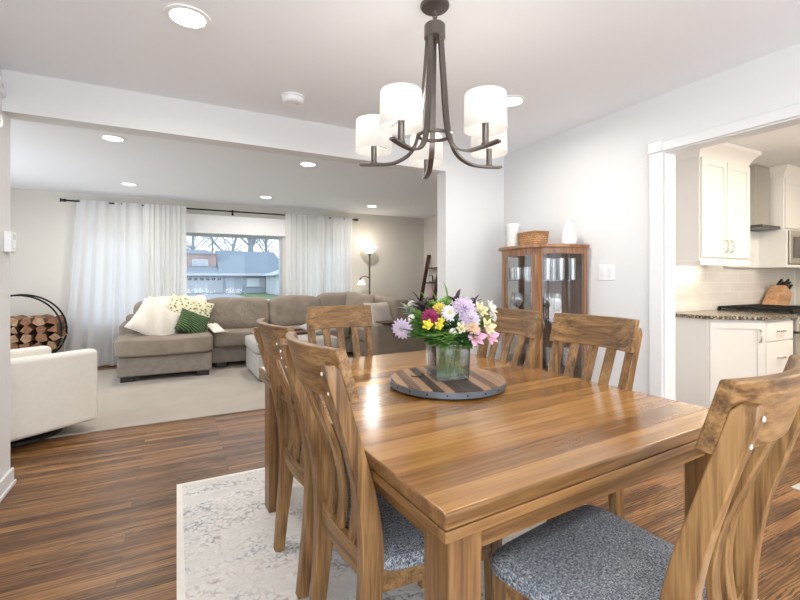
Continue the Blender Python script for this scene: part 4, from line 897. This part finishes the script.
curtain('curtain', 'white curtain nearest the floor lamp, right half', 2.19, 2.80, 7, .022, curt_m, 4)
bm = B(); box(bm, .02, 1.64, 7.365, 7.40, 1.95, 2.24); tag(obj('roller_blind', bm, M('blind_fabric', (.82, .82, .82), .8), bevel=.006), 'white rolled blind across the top of the picture window', 'blind')
# floor lamp
t = thing('floor_lamp', 'bronze torchiere floor lamp with a small reading arm behind the sofa', 'lamp', (3.06, 7.20, 0)); t.location = (3.14, 7.27, 0)
bm = B(); lathe(bm, [(.12, 0), (.12, .02), (.03, .035), (.013, .05), (.013, 1.66), (.03, 1.67), (.035, 1.70)], n=24); obj('pole', bm, M('dark_bronze', (.10, .085, .07), .4, .7), t)
bm = B(); lathe(bm, [(.03, 1.69), (.07, 1.715), (.145, 1.815), (.142, 1.815), (.066, 1.72), (.0, 1.70)], n=36, cap=False); obj('lamp_shade', bm, torch_glass, t)
bm = B(); tube(bm, bez([(0, 0, 1.24), (-.08, -.02, 1.28), (-.16, -.04, 1.275), (-.20, -.05, 1.24)], 6), .008, 8); lathe(bm, [(.02, 1.21), (.02, 1.25), (.008, 1.26)], (-.20, -.05, 0), 12); obj('reading_arm', bm, M('dark_bronze_arm', (.10, .085, .07), .4, .7), t)
bm = B(); lathe(bm, [(.025, 1.225), (.075, 1.13), (.072, 1.13), (.02, 1.22)], (-.18, -.05, 0), 28, cap=False); obj('reading_shade', bm, torch_glass, t)
for dx, dz, e in ((0, 1.90, 1.7), (-.18, 1.15, .5)):
    l = bpy.data.lights.new('lamp_bulb', 'POINT'); l.energy = e; l.color = (1, .86, .66); l.shadow_soft_size = .10; o = bpy.data.objects.new('lamp_bulb', l); o.location = (3.14+dx, 7.22, dz); C.objects.link(o)
# ladder shelf leaning on the right wall
t = thing('ladder_shelf', 'dark wooden ladder shelf leaning on the far right living wall', 'ladder shelf', (0, 0, 0))
for y in (7.15, 6.69):
    bm = B(); loft(bm, [[(3.95, y-.015, 0), (4.02, y-.015, 0), (4.02, y+.015, 0), (3.95, y+.015, 0)], [(4.30, y-.015, 1.70), (4.37, y-.015, 1.70), (4.37, y+.015, 1.70), (4.30, y+.015, 1.70)]]); obj('rail', bm, dark_wood, t, bevel=.004)
for z, d in ((.45, .24), (.86, .21), (1.16, .18), (1.44, .14)):
    x = 3.985+.35*z/1.70; bm = B(); box(bm, x-.02, min(4.375, x+d), 6.705, 7.135, z-.012, z+.012); obj('shelf', bm, dark_wood, t)
t = thing('picture_frame', 'small black frame on the ladder shelf', 'picture frame', (4.28, 6.99, 1.173), .2)
bm = B(); box(bm, -.01, .01, -.05, .05, 0, .13); obj('frame', bm, black, t)
bm = B(); box(bm, -.0115, -.010, -.038, .038, .013, .117); obj('print', bm, M('print', (.5, .5, .48), .6), t)
t = thing('pink_vase', 'slender pale pink vase with white buds on the ladder shelf', 'vase', (4.27, 6.96, .873))
bm = B(); lathe(bm, [(.035, 0), (.05, .05), (.04, .12), (.022, .20), (.026, .24), (.02, .24), (0, .1)], n=20); obj('vase_body', bm, M('pink_glaze', (.66, .42, .50), .4), t)

# ------------------------------------------------------------------ KITCHEN
def bev(name, x0, x1, y0, y1, z0, z1, m, par, b=.004):
    bm = B(); box(bm, x0, x1, y0, y1, z0, z1); return obj(name, bm, m, par, bevel=b)
def shaker(name, w, h, m, par, mat=Matrix.Identity(4)):
    """a shaker door in the XZ plane facing -Y, origin at its lower left front corner"""
    bm = B(); r = .055
    box(bm, 0, r, 0, .02, 0, h, mat); box(bm, w-r, w, 0, .02, 0, h, mat); box(bm, r, w-r, 0, .02, 0, r, mat); box(bm, r, w-r, 0, .02, h-r, h, mat); box(bm, r, w-r, .009, .02, r, h-r, mat)
    return obj(name, bm, m, par, smooth=False)
def pull(par, x, y, z, L, mat=Matrix.Identity(4), vert=True):
    bm = B(); P = [(0, 0, -L/2), (0, -.022, -L/2+.012), (0, -.028, 0), (0, -.022, L/2-.012), (0, 0, L/2)]
    if not vert: P = [(c, b, a) for a, b, c in P]
    tube(bm, [mat @ (Vector((x, y, z))+Vector(p)) for p in bez(P, 4)], .006, 8); return obj('handle', bm, chrome, par)
t = thing('upper_cabinet', 'white wall cabinet with two shaker doors and crown left of the hood', 'cabinet', (0, 0, 0))
bev('body', 4.01, 4.83, 2.12, 2.467, 1.385, 2.30, cab_m, t, .002)
bev('light_rail', 4.008, 4.832, 2.105, 2.135, 1.355, 1.40, cab_m, t); bev('light_rail', 4.008, 4.03, 2.12, 2.46, 1.355, 1.40, cab_m, t)
bm = B(); loft(bm, [[(3.995, y0, z), (4.85, y0, z), (4.85, 2.46, z), (3.995, 2.46, z)] if False else [(4.01-o, 2.12-o, z), (4.83+o, 2.12-o, z), (4.83+o, 2.40, z), (4.01-o, 2.40, z)] for o, z, y0 in ((.004, 2.30, 0), (.012, 2.335, 0), (.045, 2.385, 0), (.075, 2.41, 0), (.08, 2.438, 0))]); obj('crown', bm, cab_m, t)
for x, hx_ in ((4.02, .36), (4.425, .04)):
    d = shaker('door', .395, .86, cab_m, t, Matrix.Translation((x, 2.10, 1.43))); pull(d, x+hx_, 2.10, 1.53, .11)
t = thing('base_cabinet', 'white base cabinet with clipped corner door and drawers under granite', 'cabinet', (0, 0, 0))
def poly(bm, pts, z0, z1): return loft(bm, [[(x, y, z0) for x, y in pts], [(x, y, z1) for x, y in pts]])
bm = B(); poly(bm, [(4.14, 2.465), (4.14, 2.12), (4.45, 1.845), (4.955, 1.845), (4.955, 2.465)], .10, .885); obj('body', bm, cab_m, t, smooth=False)
bm = B(); poly(bm, [(4.18, 2.465), (4.18, 2.16), (4.48, 1.90), (4.955, 1.90), (4.955, 2.465)], 0, .10); obj('toe_kick', bm, M('toe_kick', (.5, .5, .49), .6), t, smooth=False)
a = math.atan2(1.83-2.11, 4.44-4.14); md = Matrix.Translation((4.142, 2.10, .12)) @ Matrix.Rotation(a, 4, 'Z'); d = shaker('door', .405, .745, cab_m, t, md); pull(d, .365, 0, .63, .11, md)
for z, h in ((.70, .165), (.41, .28), (.12, .28)):
    d = bev('drawer', 4.465, 4.945, 1.825, 1.845, z, z+h, cab_m, t, .004); pull(d, 4.705, 1.825, z+h/2, .12, vert=False)
bm = B(); poly(bm, [(4.10, 2.467), (4.10, 2.10), (4.13, 2.075), (4.42, 1.815), (4.46, 1.80), (4.962, 1.80), (4.962, 2.467)], .885, .918); tag(obj('countertop', bm, granite, bevel=.008, smooth=True), 'dark speckled granite countertop with clipped corner left of the range', 'countertop')
bm = B(); box(bm, 4.0, 6.7, 2.462, 2.469, .92, 1.385); o = obj('backsplash', bm, tile_m, smooth=False); o.name = 'trim_5'; tag(o, kind='structure')
t = thing('range', 'stainless gas range with black grates beside the white drawers', 'stove', (0, 0, 0))
bev('body', 4.972, 5.728, 1.86, 2.45, .03, .905, black, t); bev('oven_door', 4.98, 5.72, 1.815, 1.86, .20, .74, steel, t); bev('control_panel', 4.975, 5.725, 1.80, 1.86, .76, .90, steel, t); bev('cooktop', 4.968, 5.732, 1.82, 2.455, .905, .925, black, t)
bm = B(); tube(bm, [(5.02, 1.775, .70), (5.68, 1.775, .70)], .012, 10); obj('oven_handle', bm, steel, t)
for k in range(5):
    bm = B(); lathe(bm, [(.022, 0), (.020, .03), (0, .031)], n=16); bm.transform(T((5.07+k*.14, 1.80, .83), PI/2)); obj('knob', bm, steel, t)
for gx in (4.985, 5.235, 5.485):
    bm = B(); x0, x1, y0, y1 = gx, gx+.235, 1.85, 2.44
    for y in (y0, (y0+y1)/2, y1): box(bm, x0, x1, y-.008, y+.008, .94, .957)
    for x in (x0, (x0+x1)/2, x1): box(bm, x-.008, x+.008, y0, y1, .94, .957)
    for y in (y0+.15, y1-.15): box(bm, x0, x1, y-.006, y+.006, .943, .957); lathe(bm, [(.05, .926), (.045, .937), (0, .94)], ((x0+x1)/2, y, 0), 18)
    for x in (x0, x1):
        for y in (y0, y1): box(bm, x-.01, x+.01, y-.01, y+.01, .925, .945)
    obj('grate', bm, black_metal, t)
t = thing('range_hood', 'stainless range hood chimney beside the white wall cabinet', 'range hood', (0, 0, 0))
bev('chimney', 5.38, 5.70, 2.30, 2.455, 1.80, 2.438, steel, t, .002); bev('canopy', 5.34, 5.73, 2.22, 2.455, 1.768, 1.80, M('dark_hood_glass', (.12, .115, .11), .3, .6), t)
t = thing('tall_wall_cabinet', 'white wall cabinet above the microwave at right of the hood', 'cabinet', (0, 0, 0))
bev('body', 5.735, 6.70, 2.20, 2.46, 1.76, 2.32, cab_m, t, .002); bm = B(); loft(bm, [[(5.735-o, 2.20-o, z), (6.70, 2.20-o, z), (6.70, 2.46, z), (5.735-o, 2.46, z)] for o, z in ((.004, 2.32), (.012, 2.35), (.05, 2.40), (.06, 2.438))]); obj('crown', bm, cab_m, t)
for x in (5.745, 6.225): d = shaker('door', .47, .53, cab_m, t, Matrix.Translation((x, 2.18, 1.78))); pull(d, x+.42, 2.18, 1.86, .10)
t = thing('microwave_cabinet', 'white box cabinet housing the microwave above the counter', 'cabinet', (0, 0, 0))
bev('side_panel', 5.735, 5.76, 2.17, 2.46, 1.36, 1.758, cab_m, t, .002); bev('bottom_panel', 5.76, 6.70, 2.17, 2.46, 1.36, 1.39, cab_m, t, .002)
bm = B(); box(bm, 5.10, 5.735, 2.42, 2.46, 1.36, 1.758); obj('back_panel', bm, cab_m, t)
t = thing('microwave', 'stainless built in microwave at the right edge of the kitchen opening', 'microwave', (0, 0, 0))
bev('body', 5.765, 6.50, 2.18, 2.41, 1.392, 1.755, black, t); bev('trim_kit', 5.775, 6.49, 2.155, 2.18, 1.40, 1.75, steel, t); bev('door_window', 5.85, 6.25, 2.147, 2.156, 1.46, 1.69, M('dark_microwave_glass', (.10, .09, .08), .2), t)
bm = B(); tube(bm, [(6.29, 2.12, 1.45), (6.29, 2.12, 1.70)], .009, 8); obj('handle', bm, steel, t)
bm = B(); box(bm, 5.738, 6.74, 1.80, 2.467, .885, .918); tag(obj('countertop', bm, granite, bevel=.006), 'dark granite countertop right of the range under the microwave', 'countertop')
t = thing('base_cabinet', 'white base cabinet right of the stainless range', 'cabinet', (0, 0, 0)); bev('body', 5.74, 6.74, 1.86, 2.465, .10, .885, cab_m, t, .002); bev('toe_kick', 5.74, 6.74, 1.92, 2.465, 0, .10, cab_m, t, .002)
d = shaker('door', .47, .745, cab_m, t, Matrix.Translation((5.75, 1.84, .12))); pull(d, 5.80, 1.84, .75, .11)
# knife block
KB = Matrix.Translation((5.93, 2.28, .919)) @ Matrix.Rotation(.0, 4, 'Z')
t = thing('knife_block', 'light wooden knife block on the counter behind the range', 'knife block', (5.93, 2.34, .9185))
bm = B(); loft(bm, [[(-.20, -.07, 0), (.12, -.07, 0), (.21, -.07, .16), (.06, -.07, .25)], [(-.20, .07, 0), (.12, .07, 0), (.21, .07, .16), (.06, .07, .25)]]); obj('block', bm, wood('block_wood', (.42, .22, .11), (.56, .32, .18), (.66, .42, .26), 'X', .5), t, bevel=.006)
for k, (u, y, l) in enumerate(((.2, -.03, 'black handled knife highest in the block, front'), (.2, .03, 'black handled knife highest in the block, back'), (.5, -.03, 'black handled knife in the middle of the block, front'), (.5, .03, 'black handled knife in the middle of the block, back'), (.8, -.03, 'black handled knife lowest in the block, front'), (.8, .03, 'black handled knife lowest in the block, back'))):
    p = Vector((.06, y, .25)).lerp(Vector((.21, y, .16)), u); dr = Vector((.85, 0, .53)); 
    kt = thing('kitchen_knife', l, 'knife', (5.93, 2.34, .9185), 0, 'knives in the block')
    bm = B(); tube(bm, [p+dr*.001, p+dr*.02], .008, 8); obj('bolster', bm, steel, kt)
    bm = B(); tube(bm, [p+dr*.02, p+dr*.07, p+dr*(.15-.02*u)], [.013, .015, .012], 10); obj('handle', bm, black, kt)
l = bpy.data.lights.new('under_cabinet_light', 'AREA'); l.shape = 'RECTANGLE'; l.size = .6; l.size_y = .03; l.energy = 2.2; l.color = (1, .85, .62); o = bpy.data.objects.new('under_cabinet_light', l); o.location = (4.35, 2.36, 1.383); C.objects.link(o)
